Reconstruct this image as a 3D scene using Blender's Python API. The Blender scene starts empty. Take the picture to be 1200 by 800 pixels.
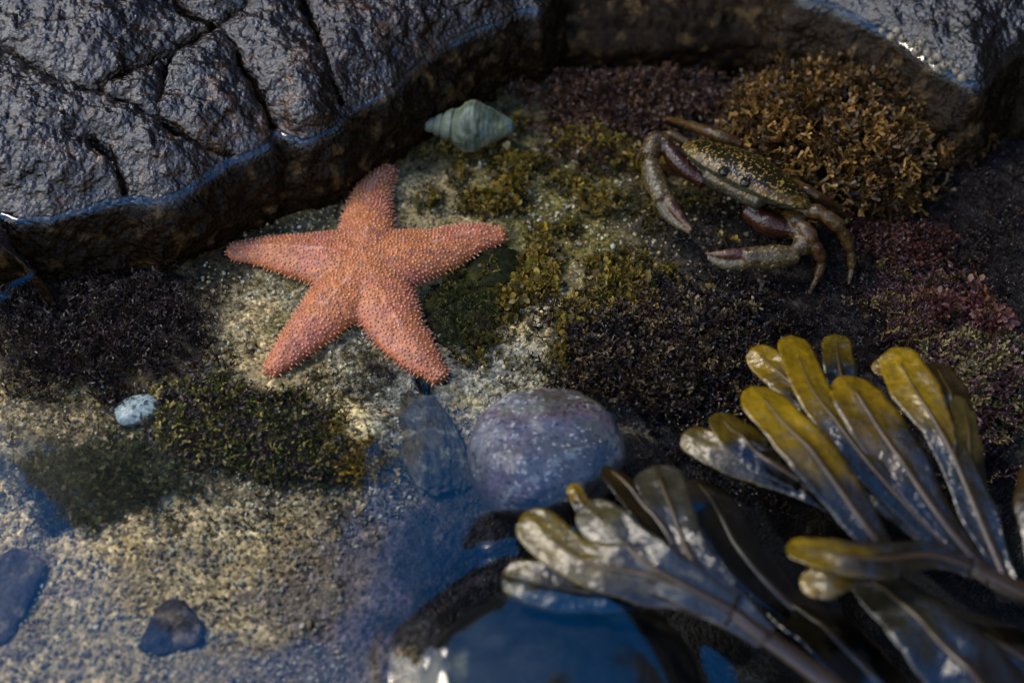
import bpy, math
import numpy as np
from mathutils import Vector, kdtree

rng = np.random.default_rng(11)
scene = bpy.context.scene
# 1 Blender unit is one decimetre: the sea star is about 17 cm across
scene.unit_settings.system = 'METRIC'
scene.unit_settings.scale_length = 0.1
COL = scene.collection
PI = math.pi

# ------------------------------------------------------------------ camera
PITCH = math.radians(52.0)
DIST = 8.33
CE, SE = math.cos(PITCH), math.sin(PITCH)
CAM = np.array([0.0, -DIST * CE, DIST * SE])
FPX = 50.0 / 36.0 * 1200.0
FW = np.array([0, CE, -SE]); RT = np.array([1.0, 0, 0]); UP = np.array([0, SE, CE])
WL = 0.5                                    # water level


def P(px, py, z=0.0):
    """the point at height z seen at photo pixel (px, py)"""
    d = FW * FPX + RT * (px - 600.0) - UP * (py - 400.0)
    t = (z - CAM[2]) / d[2]
    return CAM + d * t


def PA(px, py, z=0.0):
    px = np.asarray(px, float); py = np.asarray(py, float); z = np.broadcast_to(np.asarray(z, float), px.shape)
    d = FW[None] * FPX + RT[None] * (px - 600.0)[:, None] - UP[None] * (py - 400.0)[:, None]
    t = (z - CAM[2]) / d[:, 2]
    return CAM[None] + d * t[:, None]


def proj(x, y, z):
    rx, ry, rz = x - CAM[0], y - CAM[1], z - CAM[2]
    dep = ry * FW[1] + rz * FW[2]
    dep = np.maximum(dep, 0.05)
    return 600.0 + FPX * rx / dep, 400.0 - FPX * (ry * UP[1] + rz * UP[2]) / dep


def bu(px, py, z=0.0):
    """size of one pixel at that place"""
    return float(np.dot(P(px, py, z) - CAM, FW)) / FPX


# ------------------------------------------------------------------ noise
def _hash(ix, iy, iz, seed):
    h = (ix.astype(np.int64) * 374761393 + iy.astype(np.int64) * 668265263 + iz.astype(np.int64) * 2147483647 + seed * 144269504088) & 0xFFFFFFFF
    h = ((h ^ (h >> 13)) * 1274126177) & 0xFFFFFFFF
    h = ((h ^ (h >> 16)) * 2246822519) & 0xFFFFFFFF
    return ((h ^ (h >> 15)) & 0xFFFF).astype(np.float64) / 65535.0


def vnoise(x, y, z, seed=0):
    x, y, z = np.broadcast_arrays(x, y, z)
    fx, fy, fz = np.floor(x), np.floor(y), np.floor(z)
    ux, uy, uz = x - fx, y - fy, z - fz
    ux = ux * ux * (3 - 2 * ux); uy = uy * uy * (3 - 2 * uy); uz = uz * uz * (3 - 2 * uz)
    r = 0
    for a in (0, 1):
        wa = ux if a else 1 - ux
        for b in (0, 1):
            wb = uy if b else 1 - uy
            for c in (0, 1):
                wc = uz if c else 1 - uz
                r = r + wa * wb * wc * _hash(fx + a, fy + b, fz + c, seed)
    return r * 2 - 1


def fbm(x, y, z, octv=4, seed=0, gain=0.5):
    a, s, f, n = 1.0, 0.0, 1.0, 0.0
    for k in range(octv):
        s = s + a * vnoise(x * f + k * 13.7, y * f - k * 7.1, z * f + k * 3.3, seed + k)
        n += a; a *= gain; f *= 2.03
    return s / n


def worley(x, y, z, seed=0):
    """distance to the nearest jittered point, and a random number of that cell"""
    x, y, z = np.broadcast_arrays(x, y, z)
    fx, fy, fz = np.floor(x), np.floor(y), np.floor(z)
    best = np.full(x.shape, 9.0); rid = np.zeros(x.shape)
    for a in (-1, 0, 1):
        for b in (-1, 0, 1):
            for c in (-1, 0, 1):
                cx, cy, cz = fx + a, fy + b, fz + c
                px = cx + _hash(cx, cy, cz, seed); py = cy + _hash(cx, cy, cz, seed + 1); pz = cz + _hash(cx, cy, cz, seed + 2)
                d = (px - x) ** 2 + (py - y) ** 2 + (pz - z) ** 2
                m = d < best
                best = np.where(m, d, best); rid = np.where(m, _hash(cx, cy, cz, seed + 5), rid)
    return np.sqrt(best), rid


def sstep(a, b, x):
    t = np.clip((x - a) / (b - a), 0, 1)
    return t * t * (3 - 2 * t)


def blob(U, V, cx, cy, rx, ry, rot=0.0, soft=0.35, wob=0.35, seed=0, freq=0.02):
    """soft-edged, ragged patch on the ground"""
    c, s = math.cos(math.radians(rot)), math.sin(math.radians(rot))
    du, dv = U - cx, V - cy
    a, b = (du * c + dv * s) / rx, (-du * s + dv * c) / ry
    r = np.sqrt(a * a + b * b)
    if wob:
        r = r + wob * fbm(U * freq, V * freq * 1.3, 0.0 * U + seed * 3.1, 4, seed)
    return 1 - sstep(1 - soft, 1 + soft, r)


def lin(r, g, b):
    f = lambda v: (v / 255 / 12.92) if v / 255 <= 0.04045 else ((v / 255 + 0.055) / 1.055) ** 2.4
    return np.array([f(r), f(g), f(b)])


def mix(c, col, m):
    return c * (1 - m[:, None]) + np.asarray(col)[None] * m[:, None]


def seg_dist(U, V, pts):
    """distance to an open polyline"""
    best = np.full(U.shape, 1e9)
    for (x0, y0), (x1, y1) in zip(pts[:-1], pts[1:]):
        dx, dy = x1 - x0, y1 - y0
        t = np.clip(((U - x0) * dx + (V - y0) * dy) / (dx * dx + dy * dy + 1e-12), 0, 1)
        best = np.minimum(best, (U - x0 - t * dx) ** 2 + (V - y0 - t * dy) ** 2)
    return np.sqrt(best)


def poly_sd(X, Y, poly):
    """signed distance to a closed polygon, positive inside"""
    d = seg_dist(X, Y, list(poly) + [poly[0]])
    ins = np.zeros(X.shape, bool)
    n = len(poly)
    for i in range(n):
        x0, y0 = poly[i]; x1, y1 = poly[(i + 1) % n]
        c = ((y0 > Y) != (y1 > Y)) & (X < (x1 - x0) * (Y - y0) / (y1 - y0 + 1e-12) + x0)
        ins ^= c
    return np.where(ins, d, -d)


def smooth_poly(pts, n=4):
    """Catmull-Rom resampling of an open polyline"""
    p = np.asarray(pts, float)
    q = np.vstack([2 * p[0] - p[1], p, 2 * p[-1] - p[-2]])
    out = []
    for i in range(1, len(q) - 2):
        for k in range(n):
            t = k / n
            out.append(0.5 * (2 * q[i] + (q[i + 1] - q[i - 1]) * t + (2 * q[i - 1] - 5 * q[i] + 4 * q[i + 1] - q[i + 2]) * t * t + (-q[i - 1] + 3 * q[i] - 3 * q[i + 1] + q[i + 2]) * t ** 3))
    out.append(p[-1])
    return np.array(out)


# ------------------------------------------------------------------ meshes and objects
def make_mesh(name, v, faces, col=None, smooth=True):
    """faces: (n,3) or (n,4) int array, or a list of such arrays"""
    if not isinstance(faces, (list, tuple)):
        faces = [faces]
    faces = [np.asarray(f, np.int32) for f in faces if len(f)]
    me = bpy.data.meshes.new(name)
    v = np.asarray(v, np.float32)
    me.vertices.add(len(v)); me.vertices.foreach_set('co', v.ravel())
    loops = np.concatenate([f.ravel() for f in faces])
    sizes = np.concatenate([np.full(len(f), f.shape[1], np.int32) for f in faces])
    starts = np.concatenate([[0], np.cumsum(sizes)[:-1]]).astype(np.int32)
    me.loops.add(len(loops)); me.loops.foreach_set('vertex_index', loops)
    me.polygons.add(len(sizes)); me.polygons.foreach_set('loop_start', starts); me.polygons.foreach_set('loop_total', sizes)
    me.update(calc_edges=True); me.validate()
    me.polygons.foreach_set('use_smooth', np.full(len(me.polygons), smooth, bool))
    if col is not None:
        at = me.color_attributes.new('Col', 'FLOAT_COLOR', 'POINT')
        c = np.ones((len(v), 4), np.float32); c[:, :3] = np.clip(col[:, :3], 0, 1)
        if col.shape[1] == 4:
            c[:, 3] = col[:, 3]
        at.data.foreach_set('color', c.ravel())
    return me


def obj(name, me, mat, parent=None, loc=None):
    """link a mesh as one object; its origin goes to loc (or to the foot of the shape)"""
    o = bpy.data.objects.new(name, me)
    COL.objects.link(o)
    me.materials.append(mat)
    n = len(me.vertices)
    co = np.empty(n * 3, np.float32); me.vertices.foreach_get('co', co); co = co.reshape(-1, 3)
    if parent is None:
        org = np.array(loc) if loc is not None else np.array([co[:, 0].mean(), co[:, 1].mean(), co[:, 2].min()])
        co = co - org
        me.vertices.foreach_set('co', co.astype(np.float32).ravel()); me.update()
        o.location = org.tolist()
    else:
        base = np.array(parent.matrix_basis.translation)
        p = parent.parent
        while p is not None:
            base = base + np.array(p.matrix_basis.translation); p = p.parent
        co = co - base
        me.vertices.foreach_set('co', co.astype(np.float32).ravel()); me.update()
        o.parent = parent
    return o


def tag(o, label=None, cat=None, group=None, kind=None):
    if label: o['label'] = label
    if cat: o['category'] = cat
    if group: o['group'] = group
    if kind: o['kind'] = kind
    return o


def empty(name, loc):
    o = bpy.data.objects.new(name, None)
    o.empty_display_size = 0.1
    COL.objects.link(o); o.location = [float(v) for v in loc]
    return o


def grid_faces(nr, nc, keep=None):
    i = np.arange((nr - 1) * (nc - 1)); r, c = i // (nc - 1), i % (nc - 1)
    a = r * nc + c
    f = np.stack([a, a + 1, a + nc + 1, a + nc], 1)
    if keep is not None:
        f = f[keep[f].all(1)]
    return f


def compact(v, f, *attrs):
    used = np.unique(f); m = np.full(len(v), -1, np.int64); m[used] = np.arange(len(used))
    return (v[used], m[f]) + tuple(a[used] for a in attrs)


# ------------------------------------------------------------------ materials
def mat(name, rough=0.4, spec=0.5, grain=0.0, grain_scale=40.0, mottle=0.0, mottle_scale=8.0, bump=0.0, bump_scale=30.0, bump2=0.0, bump2_scale=120.0,
        bdist=0.02, coat=0.0, coat_rough=0.1, sss=0.0, translucent=0.0, rough_var=0.0, ior=1.45, voro=0.0, voro_scale=30.0, flat=None, wet=False):
    m = bpy.data.materials.new(name); m.use_nodes = True
    nt = m.node_tree; N = nt.nodes; L = nt.links
    b = N['Principled BSDF']; out = N['Material Output']
    tc = N.new('ShaderNodeTexCoord')
    at = N.new('ShaderNodeAttribute'); at.attribute_name = 'Col'
    colr = at.outputs['Color']
    if flat is not None:
        rgb = N.new('ShaderNodeRGB'); rgb.outputs[0].default_value = (*flat, 1); colr = rgb.outputs[0]

    def noise(scale, det=3.0, rgh=0.6):
        t = N.new('ShaderNodeTexNoise'); t.inputs['Scale'].default_value = scale; t.inputs['Detail'].default_value = det
        t.inputs['Roughness'].default_value = rgh
        L.new(tc.outputs['Object'], t.inputs['Vector']); return t

    def voronoi(scale, feat='F1'):
        t = N.new('ShaderNodeTexVoronoi'); t.inputs['Scale'].default_value = scale; t.feature = feat
        L.new(tc.outputs['Object'], t.inputs['Vector']); return t

    def mul(c, fac_socket, lo, hi):
        r = N.new('ShaderNodeMapRange'); r.inputs['From Min'].default_value = 0.25; r.inputs['From Max'].default_value = 0.75
        r.inputs['To Min'].default_value = lo; r.inputs['To Max'].default_value = hi
        L.new(fac_socket, r.inputs['Value'])
        x = N.new('ShaderNodeVectorMath'); x.operation = 'SCALE'
        L.new(c, x.inputs[0]); L.new(r.outputs['Result'], x.inputs['Scale']); return x.outputs['Vector']

    if mottle:
        colr = mul(colr, noise(mottle_scale).outputs['Fac'], 1 - mottle, 1 + mottle)
    if grain:
        v = voronoi(grain_scale)
        sep = N.new('ShaderNodeSeparateColor'); L.new(v.outputs['Color'], sep.inputs['Color'])
        colr = mul(colr, sep.outputs['Red'], 1 - grain, 1 + grain)
    L.new(colr, b.inputs['Base Color'])
    b.inputs['Roughness'].default_value = rough
    b.inputs['Specular IOR Level'].default_value = spec
    if wet:
        sm = N.new('ShaderNodeMath'); sm.operation = 'MULTIPLY'; sm.inputs[1].default_value = spec
        L.new(at.outputs['Alpha'], sm.inputs[0]); L.new(sm.outputs[0], b.inputs['Specular IOR Level'])
    b.inputs['IOR'].default_value = ior
    if rough_var:
        r = N.new('ShaderNodeMapRange'); r.inputs['From Min'].default_value = 0.3; r.inputs['From Max'].default_value = 0.7
        r.inputs['To Min'].default_value = max(rough - rough_var, 0.03); r.inputs['To Max'].default_value = rough + rough_var
        L.new(noise(bump_scale * 0.35, 4.0).outputs['Fac'], r.inputs['Value']); L.new(r.outputs['Result'], b.inputs['Roughness'])
    b.inputs['Coat Weight'].default_value = coat
    b.inputs['Coat Roughness'].default_value = coat_rough
    if sss:
        b.inputs['Subsurface Weight'].default_value = sss
        b.inputs['Subsurface Radius'].default_value = (0.05, 0.02, 0.01)
        b.inputs['Subsurface Scale'].default_value = 0.6
    nrm = None
    for strength, sc_, kind in ((bump, bump_scale, 'n'), (bump2, bump2_scale, 'n'), (voro, voro_scale, 'v')):
        if not strength:
            continue
        t = noise(sc_, 4.0) if kind == 'n' else voronoi(sc_)
        bp = N.new('ShaderNodeBump'); bp.inputs['Strength'].default_value = strength
        bp.inputs['Distance'].default_value = bdist if kind == 'n' else bdist * 1.0
        if kind == 'v':
            bp.invert = True
        L.new(t.outputs['Fac' if kind == 'n' else 'Distance'], bp.inputs['Height'])
        if nrm is not None:
            L.new(nrm, bp.inputs['Normal'])
        nrm = bp.outputs['Normal']
    if nrm is not None:
        L.new(nrm, b.inputs['Normal']); L.new(nrm, b.inputs['Coat Normal'])
    if translucent:
        tr = N.new('ShaderNodeBsdfTranslucent'); L.new(colr, tr.inputs['Color'])
        mx = N.new('ShaderNodeMixShader'); mx.inputs['Fac'].default_value = translucent
        L.new(b.outputs['BSDF'], mx.inputs[1]); L.new(tr.outputs['BSDF'], mx.inputs[2]); L.new(mx.outputs['Shader'], out.inputs['Surface'])
    return m


M = {}
M['ground'] = mat('pool_bed', rough=0.55, spec=0.18, grain=0.42, grain_scale=52, mottle=0.22, mottle_scale=14, bump=0.5, bump_scale=28, bump2=0.4, bump2_scale=90, voro=0.5, voro_scale=52, bdist=0.014)
M['rock'] = mat('wet_dark_rock', rough=0.17, spec=0.75, mottle=0.35, mottle_scale=9, grain=0.35, grain_scale=45, bump=0.55, bump_scale=18, bump2=0.5, bump2_scale=56, voro=0.5, voro_scale=34, bdist=0.02, rough_var=0.14, wet=True)
M['deep_rock'] = mat('submerged_rock', rough=0.55, spec=0.08, mottle=0.4, mottle_scale=9, grain=0.4, grain_scale=45, bump=0.7, bump_scale=26, bump2=0.6, bump2_scale=75, bdist=0.02)
M['stone'] = mat('submerged_stone', rough=0.5, spec=0.12, mottle=0.25, mottle_scale=16, grain=0.3, grain_scale=50, bump=0.4, bump_scale=40, bump2=0.3, bump2_scale=110, bdist=0.01)
M['cobble'] = mat('crusted_cobble', rough=0.4, spec=0.45, mottle=0.2, mottle_scale=10, grain=0.25, grain_scale=60, bump=0.3, bump_scale=40, bdist=0.008)
M['shell'] = mat('weathered_shell', rough=0.5, spec=0.4, mottle=0.3, mottle_scale=14, bump=0.3, bump_scale=40, bdist=0.01)
M['star'] = mat('star_skin', rough=0.45, spec=0.4, mottle=0.22, mottle_scale=16, grain=0.16, grain_scale=46, bump=0.25, bump_scale=50, voro=0.3, voro_scale=44, bdist=0.012, sss=0.12)
M['crab'] = mat('crab_shell', rough=0.30, spec=0.34, mottle=0.25, mottle_scale=22, grain=0.3, grain_scale=60, bump=0.25, bump_scale=60, voro=0.35, voro_scale=55, bdist=0.008)
M['slime'] = mat('slimy_stone', rough=0.6, spec=0.06, mottle=0.3, mottle_scale=14, grain=0.3, grain_scale=50, bump=0.5, bump_scale=36, bdist=0.012)
M['weed'] = mat('soft_seaweed', rough=0.4, spec=0.3, mottle=0.2, mottle_scale=12, translucent=0.3)
M['darkweed'] = mat('dark_seaweed', rough=0.34, spec=0.3, mottle=0.3, mottle_scale=12, translucent=0.12)
M['grit'] = mat('shell_grit', rough=0.4, spec=0.4, mottle=0.2, mottle_scale=30)
M['wrack'] = mat("wrack_blade", rough=0.24, spec=0.5, mottle=0.4, mottle_scale=9, grain=0.15, grain_scale=40, bump=0.6, bump_scale=7, bump2=0.12, bump2_scale=24, bdist=0.035, coat=0.25, coat_rough=0.08, translucent=0.3, rough_var=0.08)
M['rib'] = mat('wrack_midrib', rough=0.4, spec=0.5, mottle=0.2, mottle_scale=12, bump=0.3, bump_scale=30, bdist=0.008)

# ------------------------------------------------------------------ pool bed
STAR_C = P(430, 318, 0.0)


def floor_h(x, y):
    """the bed without its fine grain"""
    U, V = proj(x, y, 0.0 * x)
    h = 0.045 * fbm(x * 0.9, y * 0.9, 0 * x, 3, 3)
    flat = np.exp(-(((U - 430) / 190) ** 2 + ((V - 320) / 150) ** 2) ** 2)
    h = h * (1 - 0.85 * flat)
    h = h + 0.15 * np.exp(-(((U - 430) / 40) ** 2 + ((V - 515) / 34) ** 2))           # bare knob
    h = h + 0.10 * np.exp(-(((U - 660) / 60) ** 2 + ((V - 400) / 60) ** 2))
    h = h + 0.12 * np.exp(-(((U - 860) / 60) ** 2 + ((V - 380) / 40) ** 2))
    h = h - 0.10 * np.exp(-(((U - 560) / 60) ** 2 + ((V - 352) / 55) ** 2))           # hollow beside the star
    h = h - 0.16 * np.exp(-(seg_dist(U, V, [(498, 448), (515, 480), (533, 515), (552, 560)]) / 7) ** 2)   # crevice
    h = h - 0.45 * sstep(560, 700, V + 0.12 * (U - 700)) * sstep(480, 640, U)           # deep water at the front
    h = h - 0.25 * sstep(900, 1050, U) * sstep(420, 560, V)
    h = h - 0.08 * sstep(480, 640, V) * (1 - sstep(420, 560, U))
    h = h + 0.06 * np.exp(-(((U - 150) / 90) ** 2 + ((V - 640) / 40) ** 2))
    h = h - 0.30 * (1 - sstep(45, 110, V)) * sstep(560, 700, U)
    return h


def graded(lo, hi, step, far, ratio=1.11):
    a = list(np.arange(lo, hi + step, step)); s = step
    left, right = [], []
    x = a[0]
    while x > -far:
        s *= ratio; x -= s; left.append(x)
    s = step; x = a[-1]
    while x < far:
        s *= ratio; x += s; right.append(x)
    return np.array(left[::-1] + a + right)


def unseen_walls_h(x, y):
    """unseen walls added to block sky: beyond the pool, to the right and behind the viewer; a low shelf elsewhere"""
    n = fbm(x * 0.22, y * 0.22, 0 * x, 4, 21)
    n2 = fbm(x * 0.09, y * 0.09, 0 * x + 3, 3, 25)
    wall = sstep(0, 3.0, y - 18.0 + 3.0 * n2)
    hw = 30.5 * sstep(-48, -34, x) + 30.0 * sstep(3.2, 7.5, x) + 12.0 * sstep(-16.5, -13, x) * (1 - sstep(-5.6, -2.6, x + 1.2 * n2))  # added wall, its heights shaped to keep sky out of the water's reflections
    side = sstep(0, 1.6, x - 5.6 + 0.8 * n)
    h = wall * hw * (1 + 0.10 * n2)
    h = np.maximum(h, side * (15.0 * sstep(-9, -2, y) + 3.0) * (1 + 0.15 * n))  # side wall raised to cut sky light from the right
    h = np.maximum(h, sstep(0, 3.0, -y - 13.0 + n) * 9.0 * (1 + 0.2 * n2))  # bank added behind the viewer to cut sky fill
    low = sstep(4.2, 7.0, np.maximum(np.abs(x), np.abs(y))) * (1.0 + 0.6 * n)
    return np.maximum(h, low)


gx = graded(-4.1, 4.1, 0.0135, 400.0); gy = graded(-2.9, 3.6, 0.0135, 400.0)
X, Y = np.meshgrid(gx, gy)
X = X.ravel(); Y = Y.ravel()
U, V = proj(X, Y, 0 * X)
inner = (np.abs(X) < 4.6) & (Y > -3.3) & (Y < 4.2)
Z = floor_h(X, Y)
ii = np.where(inner)[0]
xi, yi, Ui, Vi = X[ii], Y[ii], U[ii], V[ii]
fine = np.zeros(len(X))
fine[ii] = 0.022 * fbm(xi * 6, yi * 6, 0 * xi, 4, 31, 0.6)
wd, wr = worley(xi * 22, yi * 22, 0 * xi + 0.5, 41)
wd2, wr2 = worley(xi * 42, yi * 42, 0 * xi + 0.5, 45)
fine[ii] += 0.010 * (0.55 - wd) * (wr > 0.35) + 0.006 * (0.5 - wd2)
Z = Z + fine
d_edge = np.maximum(np.abs(X) - 4.1, np.maximum(Y - 3.6, -2.9 - Y))
Z = np.where(d_edge > 0, Z * (1 - sstep(0, 1.5, d_edge)) + unseen_walls_h(X, Y), Z)  # the unseen light-blocking walls join the bed sheet here

# colours of the bed: bare sand, grey rock, crusts and films of alga, plus painted shade and dark reflection
C = np.tile(lin(120, 108, 78), (len(X), 1))
Cn = fbm(xi * 2.2, yi * 2.2, 0 * xi, 4, 51)
Cm = fbm(xi * 7, yi * 7, 0 * xi, 3, 55)
c = np.tile(lin(138, 114, 76), (len(ii), 1))
c = mix(c, lin(110, 100, 78), sstep(-0.1, 0.5, Cn))
c = mix(c, lin(176, 148, 102), sstep(500, 620, Vi) * (1 - sstep(420, 560, Ui)))
c = mix(c, lin(98, 84, 48), 0.75 * sstep(0.05, 0.4, Cm + 0.3 * Cn) * (1 - sstep(560, 640, Vi)))
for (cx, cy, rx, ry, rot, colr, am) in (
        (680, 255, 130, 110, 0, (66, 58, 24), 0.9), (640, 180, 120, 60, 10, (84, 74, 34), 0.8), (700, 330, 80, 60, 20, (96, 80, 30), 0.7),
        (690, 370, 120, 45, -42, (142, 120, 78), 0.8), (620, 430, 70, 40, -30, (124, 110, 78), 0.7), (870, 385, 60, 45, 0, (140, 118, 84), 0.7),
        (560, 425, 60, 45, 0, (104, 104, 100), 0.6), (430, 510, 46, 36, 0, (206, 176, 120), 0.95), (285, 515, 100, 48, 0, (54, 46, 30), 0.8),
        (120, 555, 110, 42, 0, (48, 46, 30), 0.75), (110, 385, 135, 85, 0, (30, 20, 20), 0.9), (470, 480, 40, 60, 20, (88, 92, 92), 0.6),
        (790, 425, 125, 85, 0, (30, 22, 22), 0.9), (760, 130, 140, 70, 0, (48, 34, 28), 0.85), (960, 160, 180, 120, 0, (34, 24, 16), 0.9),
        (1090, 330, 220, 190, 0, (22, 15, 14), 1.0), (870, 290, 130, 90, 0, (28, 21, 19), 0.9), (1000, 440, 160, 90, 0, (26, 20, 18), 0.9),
        (820, 640, 300, 160, 0, (20, 17, 16), 1.0), (1100, 650, 240, 240, 0, (16, 13, 13), 1.0), (560, 620, 70, 60, 0, (44, 38, 34), 0.8),  # last oval: part of the water's dark reflected band, painted on the bed
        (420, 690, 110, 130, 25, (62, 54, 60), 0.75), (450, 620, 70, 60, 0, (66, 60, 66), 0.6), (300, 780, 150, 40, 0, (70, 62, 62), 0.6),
        (505, 670, 60, 110, 20, (24, 21, 20), 0.95), (15, 690, 38, 75, 12, (52, 46, 56), 0.85), (120, 740, 120, 50, 0, (126, 108, 74), 0.6),  # first oval paints the water's dark reflected band into the bed
        (700, 40, 260, 80, 0, (24, 19, 16), 0.95), (1170, 190, 150, 140, 0, (20, 15, 14), 1.0), (330, 265, 150, 34, -28, (44, 34, 20), 0.9), (470, 170, 60, 40, 0, (56, 48, 30), 0.7), (430, 230, 90, 60, 0, (100, 86, 58), 0.6), (110, 295, 190, 42, -8, (20, 15, 11), 0.95), (540, 130, 90, 50, 0, (50, 46, 26), 0.8), (420, 545, 40, 18, 0, (108, 82, 22), 0.8)):  # dark ovals along the cracked ledge's foot paint its shade into the bed
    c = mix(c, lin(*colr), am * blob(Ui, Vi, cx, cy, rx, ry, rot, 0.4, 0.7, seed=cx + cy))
bare = (1 - sstep(430, 560, Ui)) * sstep(540, 620, Vi)
c = mix(c, lin(74, 62, 66), 0.55 * bare * sstep(0.16, 0.42, fbm(xi * 5, yi * 5, 0 * xi, 4, 61)))
c = mix(c, lin(150, 120, 60), 0.35 * bare * sstep(0.12, 0.4, fbm(xi * 4, yi * 4, 0 * xi + 4, 4, 65)))
# single grains
sp = (0.72 + 0.62 * wr2)[:, None] * (0.85 + 0.3 * wr)[:, None]
c = c * sp
c = np.where((wr2 > 0.93)[:, None], c * np.array([1.5, 1.5, 1.55]), c)
c = np.where((wr2 < 0.07)[:, None], c * np.array([0.35, 0.33, 0.36]), c)
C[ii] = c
out_ = ~inner
C[out_] = lin(58, 52, 46)
far_ = d_edge > 1.0
C[far_] = lin(46, 42, 39) * (1 + 0.4 * fbm(X[far_] * .7, Y[far_] * .7, 0 * X[far_], 3, 9))[:, None]
vb = np.stack([X, Y, Z], 1)
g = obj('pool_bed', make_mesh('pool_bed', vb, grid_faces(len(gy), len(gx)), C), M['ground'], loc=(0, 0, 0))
tag(g, 'sandy rock bed of the tide pool with gravelly grains', 'ground', kind='structure')


def ground_at(x, y):
    x = np.atleast_1d(np.asarray(x, float)); y = np.atleast_1d(np.asarray(y, float))
    return floor_h(x, y)


# ------------------------------------------------------------------ rock builder
def rock(poly, res, rise, drop=0.75, foot=0.12, bulge=0.06, warp=0.05, seed=0, cracks=None, crack_w=5.0, lim=(-4.4, 4.4, -3.2, 5.2), amp=(0.07, 0.03), zw=WL, pillow=0.0, face=0.5):
    """a boulder from its waterline: inside the line the top rises, outside it the face drops to the bed"""
    poly = np.asarray(poly)
    x0, y0 = poly.min(0) - face; x1, y1 = poly.max(0) + face
    x0, x1, y0, y1 = max(x0, lim[0]), min(x1, lim[1]), max(y0, lim[2]), min(y1, lim[3])
    ax = np.arange(x0, x1 + res, res); ay = np.arange(y0, y1 + res, res)
    gx_, gy_ = np.meshgrid(ax, ay); sh = gx_.shape
    x, y = gx_.ravel(), gy_.ravel()
    d = poly_sd(x + warp * fbm(x * 3, y * 3, 0 * x, 3, seed), y + warp * fbm(x * 3, y * 3, 0 * x + 9, 3, seed + 3), poly)
    D = d.reshape(sh)
    gyy, gxx = np.gradient(D, res)
    gn = np.sqrt(gxx ** 2 + gyy ** 2) + 1e-9
    nx, ny = (-gxx / gn).ravel(), (-gyy / gn).ravel()
    outd = np.maximum(-d, 0)
    t = np.clip(outd / face, 0, 1.2)
    zz = np.where(d > 0, zw + rise(np.maximum(d, 0)), zw - drop * t)
    offs = foot * t + bulge * np.sin(np.clip(t, 0, 1) * PI)
    px_, py_ = x + nx * (offs - outd), y + ny * (offs - outd)
    cr = np.ones(len(x)); cdist = None
    if cracks:
        u, v = proj(px_, py_, zz)
        wu = u + 3.5 * fbm(x * 9, y * 9, 0 * x, 3, seed + 20); wv = v + 3.5 * fbm(x * 9, y * 9, 0 * x + 5, 3, seed + 24)
        cdist = np.full(len(x), 1e9)
        for ck in cracks:
            cdist = np.minimum(cdist, seg_dist(wu, wv, ck))
        cr = sstep(0, 1, np.clip(cdist / crack_w, 0, 1))
        zz = zz - 0.14 * (1 - cr) * (d > 0.03) + pillow * (1 - np.exp(-cdist / 26.0)) * sstep(0.0, 0.3, d)
    v3 = np.stack([px_, py_, zz], 1).reshape(sh + (3,))
    tu = np.gradient(v3, axis=1); tv = np.gradient(v3, axis=0)
    nn = np.cross(tu, tv); nn /= np.linalg.norm(nn, axis=2, keepdims=True) + 1e-12
    nn = nn.reshape(-1, 3); v3 = v3.reshape(-1, 3)
    a, b, c_ = v3.T
    disp = amp[0] * fbm(a * 3.2, b * 3.2, c_ * 3.2, 4, seed + 40) + 0.5 * amp[0] * np.abs(fbm(a * 7, b * 7, c_ * 7, 3, seed + 48)) + amp[1] * fbm(a * 16, b * 16, c_ * 16, 3, seed + 44, 0.7)
    damp = 0.3 + 0.7 * sstep(0, 0.12, np.abs(d))
    v3 = v3 + nn * (disp * damp)[:, None]
    keep = d > -face * 1.05
    f = grid_faces(sh[0], sh[1], keep)
    info = dict(d=d, cd=cdist if cdist is not None else np.full(len(d), 99.0), x=a, y=b, z=v3[:, 2])
    v3, f, *vals = compact(v3, f, *info.values())
    return v3, f, dict(zip(info.keys(), vals))


def XY(pts, z):
    return [tuple(P(px, py, z)[:2]) for px, py in pts]


LINE_A = [(-90, 250), (-40, 262), (0, 257), (22, 263), (50, 259), (67, 259), (103, 247), (148, 236), (180, 238), (211, 227), (243, 207), (270, 191), (310, 173), (322, 157), (342, 162), (364, 166),
          (400, 151), (422, 131), (449, 114), (475, 90), (505, 71), (550, 45), (580, 32), (610, 17), (636, 12), (646, -25), (660, -60)]
LINE_A = [tuple(p) for p in smooth_poly(LINE_A, 3)]
polyA = XY(LINE_A, WL) + [(1.6, 5.6), (-5.5, 5.6), (-5.5, 1.0)]
CRACKS = [[(-10, 54), (0, 58), (27, 74), (58, 90), (112, 108), (148, 121), (180, 137), (211, 157), (243, 171), (274, 180)],
          [(112, 108), (139, 90), (180, 70), (216, 52), (252, 36)],
          [(190, -20), (198, 0), (220, 16), (256, 34), (274, 54), (292, 90), (310, 121), (322, 148)],
          [(205, 60), (193, 79), (187, 108), (182, 135)],
          [(345, -30), (355, 0), (373, 50), (391, 94), (398, 117)],
          [(103, 162), (128, 180), (140, 205), (146, 222)], [(256, 34), (290, 10), (300, -20)]]


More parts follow.
